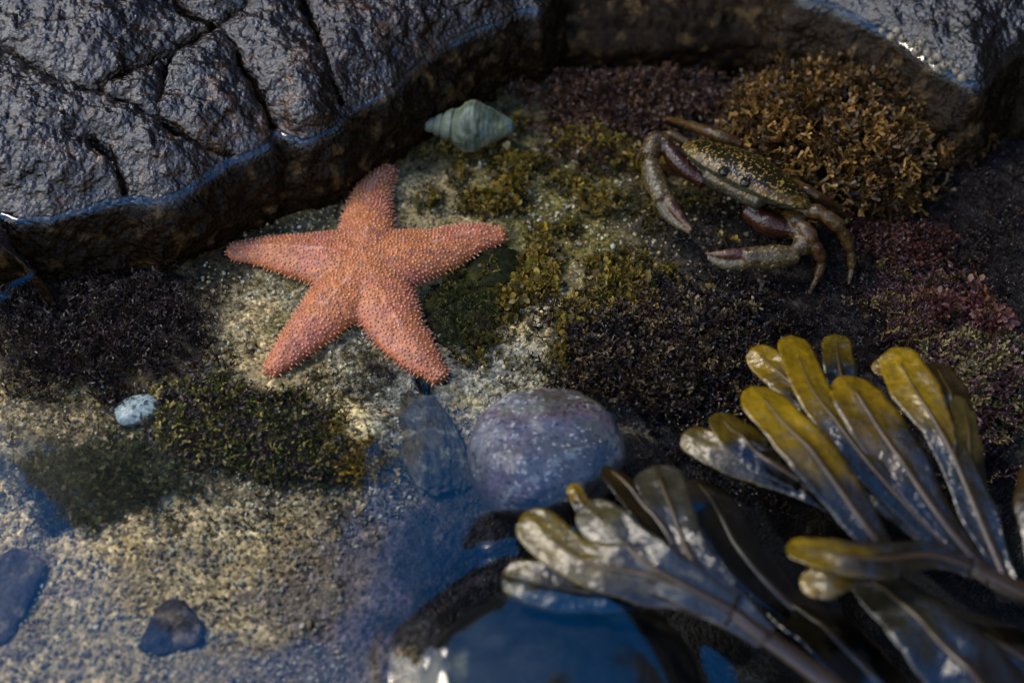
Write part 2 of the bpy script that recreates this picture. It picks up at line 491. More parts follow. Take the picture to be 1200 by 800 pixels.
def rock_cols(i, base, alt, slab, seed):
    a, b, z = i['x'], i['y'], i['z']
    n1 = fbm(a * 2.5, b * 2.5, z * 2.5, 4, seed); n2 = fbm(a * 12, b * 12, z * 12, 3, seed + 5)
    c = np.tile(base, (len(a), 1))
    c = mix(c, slab, sstep(-0.15, 0.35, n1) * sstep(0.1, 0.5, i['d']))
    c = mix(c, alt, 0.8 * sstep(0.1, 0.5, n2 + 0.25 * n1) * np.exp(-np.maximum(i['d'], 0) / 0.8))
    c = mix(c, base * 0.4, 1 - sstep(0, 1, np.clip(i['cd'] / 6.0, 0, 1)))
    c = c * (0.8 + 0.4 * vnoise(a * 40, b * 40, z * 40, seed + 9))[:, None]
    uw = 1 - sstep(WL - 0.05, WL + 0.005, z)                      # brown weedy film below the waterline
    film = np.tile(lin(26, 17, 9), (len(a), 1)); film = mix(film, lin(72, 54, 32), 0.8 * sstep(0.15, 0.5, n2 + 0.3 * n1))
    c = c * (1 - uw[:, None]) + film * uw[:, None]
    return np.concatenate([c, (1 - 0.9 * uw)[:, None]], 1)


v, f, i = rock(polyA, 0.0125, lambda d: 0.13 * (1 - np.exp(-d / 0.16)) + 0.28 * d, drop=0.62, foot=0.03, bulge=0.10, seed=5, cracks=CRACKS, crack_w=5.5, pillow=0.10, lim=(-4.3, 1.6, -0.3, 4.6))
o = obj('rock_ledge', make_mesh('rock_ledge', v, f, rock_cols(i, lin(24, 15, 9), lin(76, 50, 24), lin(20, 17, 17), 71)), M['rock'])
tag(o, 'large wet black ledge with deep cracks, overhanging the sea star', 'rock')

LINE_B = [(905, -60), (925, -20), (940, 0), (965, 8), (987, 17), (1017, 32), (1060, 52), (1100, 80), (1120, 92), (1136, 98), (1149, 95), (1160, 84), (1180, 68), (1200, 57), (1250, 40), (1320, 20)]
LINE_B = [tuple(p) for p in smooth_poly(LINE_B, 3)]
polyB = XY(LINE_B, WL) + [(5.5, 4.0), (5.5, 5.8), (1.6, 5.8)]
v, f, i = rock(polyB, 0.0125, lambda d: 0.10 * (1 - np.exp(-d / 0.1)) + 0.3 * d, drop=0.6, foot=0.25, bulge=0.05, seed=15, lim=(1.2, 4.6, 0.9, 4.8))
o = obj('rock_ledge', make_mesh('rock_ledge', v, f, rock_cols(i, lin(13, 11, 9), lin(46, 36, 28), lin(18, 17, 17), 77)), M['rock'])
tag(o, 'dark wet rock edged with barnacles and a blue water rim, beyond the brown seaweed bush', 'rock')

SUB = [(590, -10), (615, 30), (650, 52), (700, 62), (790, 60), (870, 50), (950, 52), (1020, 70), (1085, 105), (1150, 140), (1300, 170)]
polyC = XY(SUB, 0.1) + [(5.2, 3.4), (5.2, 5.6), (0.0, 5.6)]
v, f, i = rock(polyC, 0.015, lambda d: 0.20 * (1 - np.exp(-d / 0.12)) + 0.10 * (1 - np.exp(-d / 0.5)), drop=0.5, foot=-0.12, bulge=0.02, seed=25, lim=(-0.4, 4.6, 0.9, 4.6), zw=0.1, amp=(0.08, 0.03), face=0.4)
o = obj('submerged_rock', make_mesh('submerged_rock', v, f, rock_cols(i, lin(17, 12, 8), lin(52, 37, 25), lin(20, 14, 10), 83)), M['deep_rock'])
tag(o, 'brown rock shelf lying under water between the two wet ledges', 'rock')

TIP = [(-70, 255), (-20, 262), (4, 276), (13, 298), (30, 309), (40, 320), (32, 330), (17, 337), (8, 350), (-20, 362), (-80, 372)]
v, f, i = rock(XY(TIP, WL), 0.009, lambda d: 0.22 * (1 - np.exp(-d / 0.10)), drop=0.6, foot=0.02, bulge=0.03, seed=35, lim=(-4.2, -2.0, 0.2, 1.6), amp=(0.05, 0.03), warp=0.03)
o = obj('rock_tip', make_mesh('rock_tip', v, f, rock_cols(i, lin(30, 24, 26), lin(80, 64, 44), lin(40, 34, 38), 87)), M['rock'])
tag(o, 'small knobbly wet rock tip poking out below the cracked ledge', 'rock')


# ------------------------------------------------------------------ stones
def stone(cx, cy, rx, ry, rz, rot=0, z=0.0, sink=0.25, seed=0, sq=2.0, rough=0.06, fine=0.012, nu=90, nv=60, shape=None):
    """an irregular rounded stone; rx, ry, rz in units, placed by its centre"""
    th = np.linspace(0, 2 * PI, nu, endpoint=False); ph = np.linspace(0, PI, nv)
    T, Ph = np.meshgrid(th, ph)
    sgn = lambda w, e: np.sign(w) * np.abs(w) ** e
    e = 2.0 / sq
    x = sgn(np.sin(Ph), e) * sgn(np.cos(T), e); y = sgn(np.sin(Ph), e) * sgn(np.sin(T), e); zz = sgn(np.cos(Ph), e)
    x, y, zz = x.ravel(), y.ravel(), zz.ravel()
    k = 1 + rough * 2 * fbm(x * 1.3 + seed, y * 1.3, zz * 1.3, 3, seed) + fine * fbm(x * 7, y * 7, zz * 7 + seed, 3, seed + 4)
    if shape is not None:
        k = k * shape(np.arctan2(y, x), zz)
    x, y, zz = x * k * rx, y * k * ry, zz * k * rz
    c, s = math.cos(math.radians(rot)), math.sin(math.radians(rot))
    p = P(cx, cy, z)
    gz = ground_at(p[0], p[1])[0]
    v = np.stack([x * c - y * s + p[0], x * s + y * c + p[1], zz + gz + rz * (1 - sink)], 1)
    i = np.arange((nv - 1) * nu); r, q = i // nu, i % nu
    f = np.stack([r * nu + q, (r + 1) * nu + q, (r + 1) * nu + (q + 1) % nu, r * nu + (q + 1) % nu], 1)
    return v, f


def speckle(v, base, patches, seed, sc=6):
    x, y, z = v.T
    c = np.tile(lin(*base), (len(v), 1))
    for k, (col_, fr, lo, hi, am) in enumerate(patches):
        c = mix(c, lin(*col_), am * sstep(lo, hi, fbm(x * fr, y * fr, z * fr + k * 5, 4, seed + k)))
    return c


v, f = stone(637, 538, 0.425, 0.37, 0.21, 12, 0.1, 0.35, 3, 2.3, 0.07, 0.02, 220, 150)
cc = speckle(v, (88, 68, 72), [((108, 98, 98), 5, 0, 0.5, 0.7), ((66, 60, 44), 4, 0.05, 0.4, 0.75), ((96, 88, 58), 7, 0.2, 0.5, 0.6)], 300)
w1, w2 = worley(v[:, 0] * 52 + fbm(v[:, 0] * 9, v[:, 1] * 9, v[:, 2] * 9, 3, 4), v[:, 1] * 52, v[:, 2] * 52, 310)
crust = sstep(-0.05, 0.25, fbm(v[:, 0] * 5, v[:, 1] * 5, v[:, 2] * 5, 3, 316))
spk = (w2 > 0.62) & (w1 < 0.18 + 0.35 * _hash(np.floor(w2 * 9999), np.floor(w2 * 777), np.floor(w2 * 55), 3)) & (w2 > 0.95 - 0.3 * crust)
cc = np.where(spk[:, None], (lin(168, 160, 150)[None] * (0.5 + 0.6 * ((w2 * 97) % 1))[:, None]), cc)
cc = mix(cc, lin(128, 128, 122), 0.5 * crust * sstep(0.1, 0.4, fbm(v[:, 0] * 26, v[:, 1] * 26, v[:, 2] * 26, 2, 318)))
cc = np.where(((w2 < 0.16) & (w1 < 0.5))[:, None], lin(40, 32, 30)[None], cc)
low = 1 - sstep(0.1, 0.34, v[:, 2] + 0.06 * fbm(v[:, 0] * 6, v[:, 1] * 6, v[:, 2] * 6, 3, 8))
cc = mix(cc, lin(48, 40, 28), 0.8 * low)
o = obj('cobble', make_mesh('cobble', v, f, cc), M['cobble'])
tag(o, 'big round purple-grey cobble speckled with white, just beyond the front wrack', 'stone')

v, f = stone(503, 522, 0.17, 0.35, 0.06, 18, 0.02, 0.75, 9, 2.4, 0.16, 0.09, 160, 110)
cc = speckle(v, (56, 50, 40), [((100, 92, 74), 16, 0, 0.4, 0.8), ((32, 32, 28), 9, 0.05, 0.35, 0.8)], 320)
o = obj('stone', make_mesh('stone', v, f, cc), M['stone'])
tag(o, 'blue-grey elongated stone wedged between the purple cobble and the bare sandy knob', 'stone')

tri = lambda t, z: 1 + 0.16 * np.cos(3 * (t - PI / 2)) + 0.05 * np.cos(2 * t)
v, f = stone(201, 730, 0.15, 0.15, 0.045, 10, 0.0, 0.75, 19, 2.4, 0.10, 0.08, 120, 70, tri)
o = obj('stone', make_mesh('stone', v, f, speckle(v, (58, 51, 48), [((108, 92, 76), 17, 0.05, 0.35, 0.8), ((34, 36, 46), 6, 0.1, 0.4, 0.8)], 330)), M['stone'])
tag(o, 'small dark triangular stone lying alone on the pale sand', 'stone')

v, f = stone(-2, 690, 0.27, 0.17, 0.045, 75, 0.0, 0.75, 29, 2.8, 0.12, 0.08, 130, 80)
o = obj('stone', make_mesh('stone', v, f, speckle(v, (56, 49, 50), [((108, 92, 78), 15, 0.05, 0.35, 0.8), ((36, 34, 46), 5, 0.1, 0.4, 0.8)], 340)), M['stone'])
tag(o, 'flat dark slab cut off by the edge of the sandy corner', 'stone')

v, f = stone(583, 318, 0.20, 0.15, 0.07, 20, -0.05, 0.75, 39, 2.4, 0.08, 0.05, 120, 80)
o = obj('stone', make_mesh('stone', v, f, speckle(v, (26, 27, 10), [((44, 42, 16), 8, 0.0, 0.4, 0.7), ((16, 18, 8), 5, 0.1, 0.4, 0.7)], 350)), M['slime'])
tag(o, 'smooth dark green stone tucked beside the arm of the sea star', 'stone')
v, f = stone(545, 374, 0.27, 0.30, 0.08, -20, -0.08, 0.8, 49, 2.4, 0.18, 0.10, 140, 90)
o = obj('stone', make_mesh('stone', v, f, speckle(v, (24, 25, 9), [((60, 54, 16), 9, 0.1, 0.45, 0.8), ((48, 36, 30), 6, 0.1, 0.4, 0.7), ((24, 26, 14), 5, 0.1, 0.4, 0.8)], 360)), M['slime'])
tag(o, 'rough stone covered in dark green alga between two arms of the sea star', 'stone')

v, f = stone(660, 800, 0.72, 0.62, 0.50, 0, 0.3, 0.1, 59, 2.0, 0.04, 0.02, 140, 90)
v[:, 2] += (WL + 0.045) - v[:, 2].max()
o = obj('stone', make_mesh('stone', v, f, speckle(v, (20, 21, 20), [((112, 106, 84), 2.2, 0.0, 0.4, 0.85), ((24, 28, 24), 5, 0.0, 0.4, 0.7)], 370)), M['stone'])
tag(o, 'rounded grey stone at the front, just breaking the rippled blue water', 'stone')

# small pale pebble
v, f = stone(161, 483, 0.125, 0.098, 0.042, 22, 0.0, 0.3, 69, 2.2, 0.03, 0.02, 80, 50)
w1, w2 = worley(v[:, 0] * 30, v[:, 1] * 30 + 1.2 * fbm(v[:, 0] * 22, v[:, 1] * 22, v[:, 2] * 22, 2, 383), v[:, 2] * 30, 380)
cc = speckle(v, (136, 144, 138), [((98, 116, 114), 9, 0.0, 0.4, 0.8)], 384)
cc = np.where(((w2 > 0.72) & (w1 < 0.45))[:, None], lin(66, 72, 74)[None], cc)
zr = (v[:, 2] - v[:, 2].min()) / np.ptp(v[:, 2])
cc = mix(cc, lin(128, 98, 52), 1 - sstep(0.35, 0.55, zr))
o = obj('pebble', make_mesh('pebble', v, f, cc), M['cobble'])
tag(o, 'small pale speckled oval pebble beside the dark tufts', 'pebble')


# ------------------------------------------------------------------ tubes and remeshing
def tube(pts, rw, rh=None, n=16, up=(0, 0, 1), caps=True):
    pts = np.asarray(pts, float); m = len(pts)
    rw = np.broadcast_to(np.asarray(rw, float), (m,)); rh = rw if rh is None else np.broadcast_to(np.asarray(rh, float), (m,))
    tg = np.gradient(pts, axis=0); tg /= np.linalg.norm(tg, axis=1, keepdims=True) + 1e-12
    up = np.asarray(up, float)
    sd = np.cross(tg, up); bad = np.linalg.norm(sd, axis=1) < 0.1
    sd[bad] = np.cross(tg[bad], np.array([1.0, 0.2, 0]))
    sd /= np.linalg.norm(sd, axis=1, keepdims=True); nu = np.cross(sd, tg)
    a = np.linspace(0, 2 * PI, n, endpoint=False)
    ring = pts[:, None] + sd[:, None] * (np.cos(a)[None, :, None] * rw[:, None, None]) + nu[:, None] * (np.sin(a)[None, :, None] * rh[:, None, None])
    v = ring.reshape(-1, 3)
    i = np.arange((m - 1) * n); r, q = i // n, i % n
    f = [np.stack([r * n + q, r * n + (q + 1) % n, (r + 1) * n + (q + 1) % n, (r + 1) * n + q], 1)]
    e0 = pts[0] - tg[0] * min(rw[0], rh[0]) * 0.6; e1 = pts[-1] + tg[-1] * min(rw[-1], rh[-1]) * 0.6
    v = np.vstack([v, e0, e1]); k = np.arange(n)
    f.append(np.concatenate([np.stack([np.full(n, m * n), (k + 1) % n, k], 1), np.stack([np.full(n, m * n + 1), (m - 1) * n + k, (m - 1) * n + (k + 1) % n], 1)]))
    return v, f


def to_tris(f):
    out = []
    for q in (f if isinstance(f, list) else [f]):
        q = np.asarray(q)
        if q.shape[1] == 4:
            out += [q[:, [0, 1, 2]], q[:, [0, 2, 3]]]
        else:
            out.append(q)
    return np.concatenate(out)


def remesh(parts, voxel, smooth=4):
    """weld overlapping closed pieces into one continuous skin; returns its vertices, faces, normals and, per vertex, the nearest piece"""
    vs, fs, ids, n = [], [], [], 0
    for k, (v, f) in enumerate(parts):
        vs.append(v); fs.append(to_tris(f) + n); ids += [k] * len(v); n += len(v)
    me = make_mesh('tmp', np.vstack(vs), np.concatenate(fs))
    o = bpy.data.objects.new('tmp', me); COL.objects.link(o)
    m = o.modifiers.new('r', 'REMESH'); m.mode = 'VOXEL'; m.voxel_size = voxel; m.adaptivity = 0
    if smooth:
        s = o.modifiers.new('s', 'SMOOTH'); s.factor = 0.5; s.iterations = smooth
    dg = bpy.context.evaluated_depsgraph_get(); e = o.evaluated_get(dg); em = e.to_mesh()
    nv = len(em.vertices); co = np.empty(nv * 3, np.float32); em.vertices.foreach_get('co', co); co = co.reshape(-1, 3).astype(float)
    no = np.empty(nv * 3, np.float32); em.vertex_normals.foreach_get('vector', no); no = no.reshape(-1, 3).astype(float)
    em.calc_loop_triangles()
    tr = np.empty(len(em.loop_triangles) * 3, np.int32); em.loop_triangles.foreach_get('vertices', tr); tr = tr.reshape(-1, 3)
    e.to_mesh_clear(); bpy.data.objects.remove(o); bpy.data.meshes.remove(me)
    allv = np.vstack(vs)
    kd = kdtree.KDTree(len(allv))
    for k, p in enumerate(allv):
        kd.insert(p, k)
    kd.balance()
    near = np.array([ids[kd.find(p)[1]] for p in co])
    return co, tr, no, near


# ------------------------------------------------------------------ sea star
ARMS = [([(430, 318), (431, 285), (431, 255), (437, 222), (456, 192)], [37, 34, 29.5, 22.5, 10]),
        ([(430, 318), (468, 304), (510, 292), (552, 276), (590, 269)], [39, 35, 27, 19, 9]),
        ([(430, 318), (450, 356), (468, 388), (492, 416), (518, 440)], [39, 34, 27.5, 20.5, 10]),
        ([(430, 318), (400, 350), (375, 375), (347, 402), (315, 432)], [39, 34, 27, 20, 9.5]),
        ([(430, 318), (392, 306), (355, 300), (318, 294), (269, 290)], [39, 34, 26, 19, 9])]
parts = []; ARMLINES = []
zb = float(ground_at(STAR_C[0], STAR_C[1])[0]) + 0.02
for pts, hw in ARMS:
    p3 = []; w3 = []
    for (px, py), w in zip(pts, hw):
        q = P(px, py, 0.06); p3.append(q); w3.append(w)
    cl = smooth_poly(np.array([[*q[:2], 0] for q in p3]), 10)
    t = np.linspace(0, 1, len(cl)); ws = np.interp(t, np.linspace(0, 1, len(hw)), hw) * bu(430, 318)
    dv_ = (cl[-1] - cl[0])[:2]; ws = ws * (1.04 + 0.26 * (dv_[0] / np.hypot(*dv_)) ** 2)
    gz = ground_at(cl[:, 0], cl[:, 1]) * 0.7 + zb * 0.3
    hh = np.interp(t, [0, 0.3, 0.8, 1], [0.105, 0.10, 0.065, 0.034])
    cl[:, 2] = gz + hh * 0.62
    ARMLINES.append(cl)
    parts.append(tube(cl, ws, hh, 28))
co, tr, no, near = remesh(parts, 0.011, 3)
dmid = np.full(len(co), 9.0)
for cl in ARMLINES:
    dmid = np.minimum(dmid, seg_dist(co[:, 0], co[:, 1], [tuple(p[:2]) for p in cl]))
rc = np.hypot(co[:, 0] - STAR_C[0], co[:, 1] - STAR_C[1])
ridge = np.exp(-(dmid / 0.009) ** 2) * (no[:, 2] > 0.4) * sstep(0.05, 0.2, rc)
co = co + no * (0.006 * ridge + 0.006 * fbm(co[:, 0] * 16, co[:, 1] * 16, co[:, 2] * 16, 3, 400))[:, None]
cs = np.tile(lin(178, 102, 58), (len(co), 1))
n1 = fbm(co[:, 0] * 5, co[:, 1] * 5, co[:, 2] * 5, 3, 410); n2 = fbm(co[:, 0] * 26, co[:, 1] * 26, co[:, 2] * 26, 2, 414)
cs = mix(cs, lin(170, 92, 68), sstep(-0.2, 0.4, n1))
cs = mix(cs, lin(126, 80, 78), 0.5 * sstep(0.1, 0.45, n2))
cs = mix(cs, lin(206, 150, 126), 0.6 * ridge * sstep(-0.3, 0.3, n2))
cs = cs * 0.82
cs = mix(cs, lin(160, 92, 66), 0.4 * sstep(0.45, 0.85, rc))
# tubercles and the fringe of short spines
order = rng.permutation(len(co)); cell = {}
pick = []
for k in order:
    if no[k, 2] < -0.25 or ridge[k] > 0.45:
        continue
    key = tuple(np.floor(co[k] / 0.023).astype(int)); ok = True
    for a in (-1, 0, 1):
        for b in (-1, 0, 1):
            for c_ in (-1, 0, 1):
                for j in cell.get((key[0] + a, key[1] + b, key[2] + c_), ()):
                    if np.sum((co[j] - co[k]) ** 2) < 0.0205 ** 2:
                        ok = False
    if ok:
        cell.setdefault(key, []).append(k); pick.append(k)
pick = np.array(pick)
edge = 1 - np.clip(no[pick, 2], 0, 1)
rad = (0.0044 + 0.0034 * rng.random(len(pick))) * (1 - 0.25 * edge); hgt = 0.006 + 0.006 * rng.random(len(pick)) + 0.015 * sstep(0.55, 0.95, edge)
nn = no[pick].copy(); nn[:, 2] += 0.1 * edge; nn /= np.linalg.norm(nn, axis=1, keepdims=True)
s1 = np.cross(nn, np.array([0.3, 0.9, 0.31])); s1 /= np.linalg.norm(s1, axis=1, keepdims=True); s2 = np.cross(nn, s1)
rings = []
for (rr, hh) in ((1.55, -0.12), (0.9, 0.6), (0.45, 0.95)):
    for k in range(5):
        a = 2 * PI * k / 5
        rings.append(co[pick] + (s1 * math.cos(a) + s2 * math.sin(a)) * (rad * rr)[:, None] + nn * (hgt * hh)[:, None])
rings.append(co[pick] + nn * (hgt * 1.05)[:, None])
tv = np.stack(rings, 1); nt_ = tv.shape[1]
tf = []
for r in (0, 1):
    for k in range(5):
        a, b = r * 5 + k, r * 5 + (k + 1) % 5
        tf += [(a, b, b + 5), (a, b + 5, a + 5)]
for k in range(5):
    tf.append((10 + k, 10 + (k + 1) % 5, 15))
tf = np.array(tf)
tfa = (tf[None] + (np.arange(len(pick)) * nt_)[:, None, None]).reshape(-1, 3) + len(co)
tc_ = np.repeat(cs[pick][:, None], nt_, 1)
tipw = np.array([0.0] * 5 + [0.6] * 5 + [1.0] * 6)[None, :, None]
tipc = lin(196, 136, 104)[None, None] * (0.75 + 0.45 * rng.random((len(pick), 1, 1)))
tc_ = tc_ * (1 - 0.8 * tipw) + tipc * 0.8 * tipw
o = obj('starfish', make_mesh('starfish', np.vstack([co, tv.reshape(-1, 3)]), np.concatenate([tr, tfa]), np.vstack([cs, tc_.reshape(-1, 3)])), M['star'])
tag(o, 'orange-pink five-armed sea star covered in pale tubercles, lying on the rock bed', 'starfish')

# ------------------------------------------------------------------ crab
cl_, cr_ = P(802, 168, 0.42), P(950, 243, 0.42)
xr = (cr_ - cl_); HW = np.linalg.norm(xr) / 2; xr = xr / (2 * HW)
f0 = np.array([xr[1], -xr[0], 0.0])
AL = math.radians(27)
fv = f0 * math.cos(AL) + np.array([0, 0, 1]) * math.sin(AL); nv_ = np.array([0, 0, 1]) * math.cos(AL) - f0 * math.sin(AL)
CC = P(874, 205, 0.40)


def cloc(x, y, z):
    """a point in the carapace's own frame: across, forward, up; in half widths"""
    return CC + HW * (xr * x + fv * y + nv_ * z)


def carapace():
    na, ns = 120, 18
    th = np.linspace(0, 2 * PI, na, endpoint=False)
    ct, st = np.cos(th), np.sin(th)
    front = st > 0
    yy = np.where(front, 0.44 * np.abs(st) ** 0.9, -0.62 * np.abs(st) ** 1.1)
    xx = np.sign(ct) * np.abs(ct) ** np.where(front, 0.85, 1.25)
    teeth = 1 + 0.03 * front * (np.abs(((th / PI * 11) % 1) - 0.5) * 2 - 0.5) * (np.abs(ct) > 0.3)
    xx, yy = xx * teeth, yy * teeth
    v = []
    for top in (1, 0):
        for s in np.linspace(0.06, 1, ns):
            if top:
                z = 0.25 * (1 - s ** 2.6) ** 0.75 + 0.02 * np.cos(3 * ct * s * 2) * (1 - s)
            else:
                z = -0.20 * (1 - s ** 3) ** 0.8 + 0 * ct
            v.append(np.stack([xx * s, yy * s, z + 0 * ct], 1))
    v = np.vstack(v)
    f = []
    i = np.arange((ns - 1) * na); r, q = i // na, i % na
    ft = np.stack([r * na + q, (r + 1) * na + q, (r + 1) * na + (q + 1) % na, r * na + (q + 1) % na], 1)
    f.append(ft); f.append(ft[:, ::-1] + ns * na)
    k = np.arange(na)
    n0 = len(v); v = np.vstack([v, [0, 0, 0.27], [0, 0, -0.2]])
    f.append(np.stack([np.full(na, n0), k, (k + 1) % na], 1)); f.append(np.stack([np.full(na, n0 + 1), ns * na + (k + 1) % na, ns * na + k], 1))
    w = np.array([cloc(*p) for p in v])
    return w, f


CRAB = []                       # (piece, kind)
CRAB.append((carapace(), 'shell'))
for s in (-1, 1):
    e = cloc(0.17 * s, 0.43, 0.06); CRAB.append((tube([cloc(0.16 * s, 0.36, 0.0), e], [0.04 * HW * 1.2, 0.055 * HW * 1.2], n=12), 'eye'))
CRAB.append((tube([cloc(-0.42, 0.28, -0.14), cloc(0.42, 0.28, -0.14)], [0.13 * HW, 0.13 * HW], n=14), 'face'))


def limb(pts, rad, kind, flat=1.0, sub=5):
    p = np.array([P(a, b, z) for a, b, z in pts]); k = (0.95 if kind == 'leg' else 1.08) * bu(870, 220, 0.3)
    cl = smooth_poly(p, 9 if kind == 'leg' else sub); r = np.interp(np.linspace(0, 1, len(cl)), np.linspace(0, 1, len(rad)), rad) * k
    tl = np.linspace(0, 1, len(cl))
    if kind == 'leg':                                                 # knuckles between the segments
        for j in np.linspace(0, 1, len(pts))[1:-1]:
            r = r * (1 + 0.14 * np.exp(-((tl - j + 0.04) / 0.035) ** 2) - 0.24 * np.exp(-((tl - j - 0.02) / 0.03) ** 2))
    CRAB.append((tube(cl, r * flat, r, 14), kind))


# claw on the far side of the face: arm, wrist, palm, two fingers
limb([(826, 213, .30), (800, 195, .33), (780, 172, .36)], [9, 10, 9], 'arm')
limb([(783, 168, .37), (768, 166, .37), (761, 184, .34)], [9, 12, 11], 'wrist')
limb([(762, 190, .34), (768, 212, .30), (778, 234, .27)], [9.5, 12.5, 11], 'palm')
limb([(781, 232, .28), (794, 250, .26), (811, 270, .24)], [7.5, 6, 1.8], 'finger')
limb([(774, 238, .25), (787, 257, .22), (809, 273, .22)], [7, 5.5, 1.8], 'thumb')
# the nearer claw
limb([(876, 246, .28), (900, 262, .27), (926, 268, .26)], [10, 13, 10], 'arm')
limb([(926, 266, .27), (944, 276, .26), (940, 293, .22)], [9, 13, 12], 'wrist')
limb([(934, 298, .21), (908, 301, .20), (872, 302, .20)], [9, 13.5, 11], 'palm')
limb([(874, 297, .22), (850, 298, .21), (826, 297, .18)], [7, 5.5, 1.8], 'finger')
limb([(874, 308, .17), (850, 310, .16), (829, 302, .17)], [7.5, 5.5, 1.8], 'thumb')
# walking legs
limb([(920, 252, .28), (938, 262, .32), (952, 282, .28), (962, 304, .17), (958, 324, .08), (948, 344, .02)], [9, 10, 9, 7, 5, 2.2], 'leg')
limb([(935, 246, .32), (962, 250, .37), (984, 267, .31), (996, 292, .18), (998, 314, .08), (994, 334, .02)], [8, 9, 8.5, 6.5, 4.8, 2.2], 'leg')
limb([(925, 212, .30), (950, 226, .34), (975, 240, .24), (998, 256, .08)], [7, 7.5, 5.5, 2.2], 'leg')
limb([(868, 170, .30), (840, 158, .34), (806, 146, .24), (778, 138, .10)], [7, 8, 6, 2.5], 'leg')
limb([(806, 168, .30), (782, 158, .30), (756, 172, .16), (744, 196, .03)], [6, 6.5, 5, 2.2], 'leg')
limb([(826, 206, .26), (800, 200, .26), (780, 196, .16), (772, 206, .03)], [6, 6, 4.5, 2], 'under')
co, tr, no, near = remesh([p for p, k in CRAB], 0.0075, 2)
kinds = np.array([k for p, k in CRAB])[near]
rel = co - CC[None]
lx, ly, lz = rel @ xr / HW, rel @ fv / HW, rel @ nv_ / HW
KC = {'shell': (34, 32, 13), 'eye': (16, 16, 18), 'face': (70, 70, 64), 'arm': (64, 34, 22), 'wrist': (80, 62, 46), 'palm': (98, 86, 66), 'finger': (86, 50, 40), 'thumb': (112, 102, 86), 'leg': (92, 70, 42), 'under': (70, 38, 30)}
cb = np.zeros((len(co), 3))
for k, c_ in KC.items():
    cb[kinds == k] = lin(*c_)
sh = kinds == 'shell'
under = sh & (lz < 0.0) & (no @ nv_ < 0.05)
rimd = np.sqrt((lx / 0.97) ** 2 + np.where(ly > 0, ly / 0.44, ly / 0.6) ** 2)
w1, w2 = worley(co[:, 0] * 62, co[:, 1] * 62, co[:, 2] * 62, 500)
cb = np.where((sh & (ly < -0.18))[:, None], mix(cb, lin(84, 78, 48), sstep(-0.15, -0.3, -(-ly)) * 0 + 0.75 * sstep(0.12, 0.34, -ly)), cb)
rim = sh & ~under & (rimd > 0.86) & (ly > -0.2)
cb = np.where(rim[:, None], mix(cb, lin(116, 92, 48), 0.75 * sstep(0.86, 0.95, rimd)), cb)
spot = sh & ~under & (w2 > 0.52) & (w1 < 0.42) & (ly > -0.25)
cb = np.where(spot[:, None], lin(170, 142, 74)[None], cb)
cb = np.where(under[:, None], lin(72, 72, 64)[None], cb)
leg = (kinds == 'leg') | (kinds == 'wrist')
n1 = fbm(co[:, 0] * 16, co[:, 1] * 16, co[:, 2] * 16, 3, 510)
cb = np.where(leg[:, None], mix(cb, lin(84, 46, 34), 0.8 * sstep(0.0, 0.35, n1)), cb)
pal = (kinds == 'palm') | (kinds == 'wrist')
cb = np.where((pal & (no[:, 2] > 0.35))[:, None], mix(cb, lin(92, 74, 50), 0.75 * sstep(-0.2, 0.25, n1)), cb)
cb = np.where((pal & (w2 > 0.7) & (w1 < 0.4))[:, None], lin(160, 136, 96)[None], cb)
fg = kinds == 'finger'
cb = np.where(fg[:, None], mix(cb, lin(140, 120, 98), 0.6 * sstep(0.0, 0.3, n1)), cb)
cb = cb * np.array([0.44, 0.39, 0.31])
co = co + no * (0.004 * n1 + 0.0035 * ((w2 > 0.62) & (w1 < 0.4)) * (sh | pal))[:, None]
o = obj('crab', make_mesh('crab', co, tr, cb), M['crab'])
tag(o, 'brown-green crab with gold-speckled shell and both claws reaching forward, on dark seaweed', 'crab')

# ------------------------------------------------------------------ sea snail shell
ap, ca = P(487, 147, 0.17), P(603, 149, 0.16)
ax_ = ca - ap; LEN = np.linalg.norm(ax_); ax_ /= LEN
uz = np.array([0, 0, 1.0]); sd_ = np.cross(ax_, uz); sd_ /= np.linalg.norm(sd_); uz = np.cross(sd_, ax_)
nt2, na2 = 170, 72
t = np.linspace(0, 1, nt2); th = np.linspace(0, 2 * PI, na2, endpoint=False)
Tt, Th = np.meshgrid(t, th, indexing='ij')
env = np.interp(Tt, [0, 0.04, 0.2, 0.38, 0.5, 0.6, 0.75, 0.9, 0.97, 1.0], [0.002, 0.02, 0.068, 0.13, 0.185, 0.19, 0.14, 0.08, 0.055, 0.02]) / 0.2 * 0.175 * LEN / 0.66
phs = np.interp(t, [0, 0.1, 0.2, 0.3, 0.4, 1.0], [0, 2.0, 3.4, 4.5, 5.3, 6.25])[:, None] - Th / (2 * PI)
fr = phs - np.floor(phs)
prof = 1 - 0.13 * np.exp(-(np.minimum(fr, 1 - fr) / 0.13) ** 2) * (Tt < 0.72) + 0.06 * np.sin(fr * PI)
ribs = 1 + 0.008 * np.sin(Th * 15 + Tt * 20) + 0.007 * np.sin(Tt * 130 + 2 * np.sin(Th * 2))
R_ = env * prof * ribs * (1 + 0.12 * fbm(Tt * 9, np.cos(Th) * 2, np.sin(Th) * 2, 3, 600))
v = ap[None, None] + ax_ * (Tt * LEN)[..., None] + sd_ * (R_ * np.cos(Th))[..., None] + uz * (R_ * np.sin(Th))[..., None]
v = v.reshape(-1, 3)
gi = np.arange((nt2 - 1) * na2); r, q = gi // na2, gi % na2
f = np.stack([r * na2 + q, r * na2 + (q + 1) % na2, (r + 1) * na2 + (q + 1) % na2, (r + 1) * na2 + q], 1)
cc = speckle(v, (84, 88, 74), [((108, 106, 86), 5, 0.0, 0.4, 0.7), ((70, 90, 88), 9, 0.05, 0.4, 0.7), ((46, 54, 40), 8, 0.05, 0.35, 0.8)], 610)
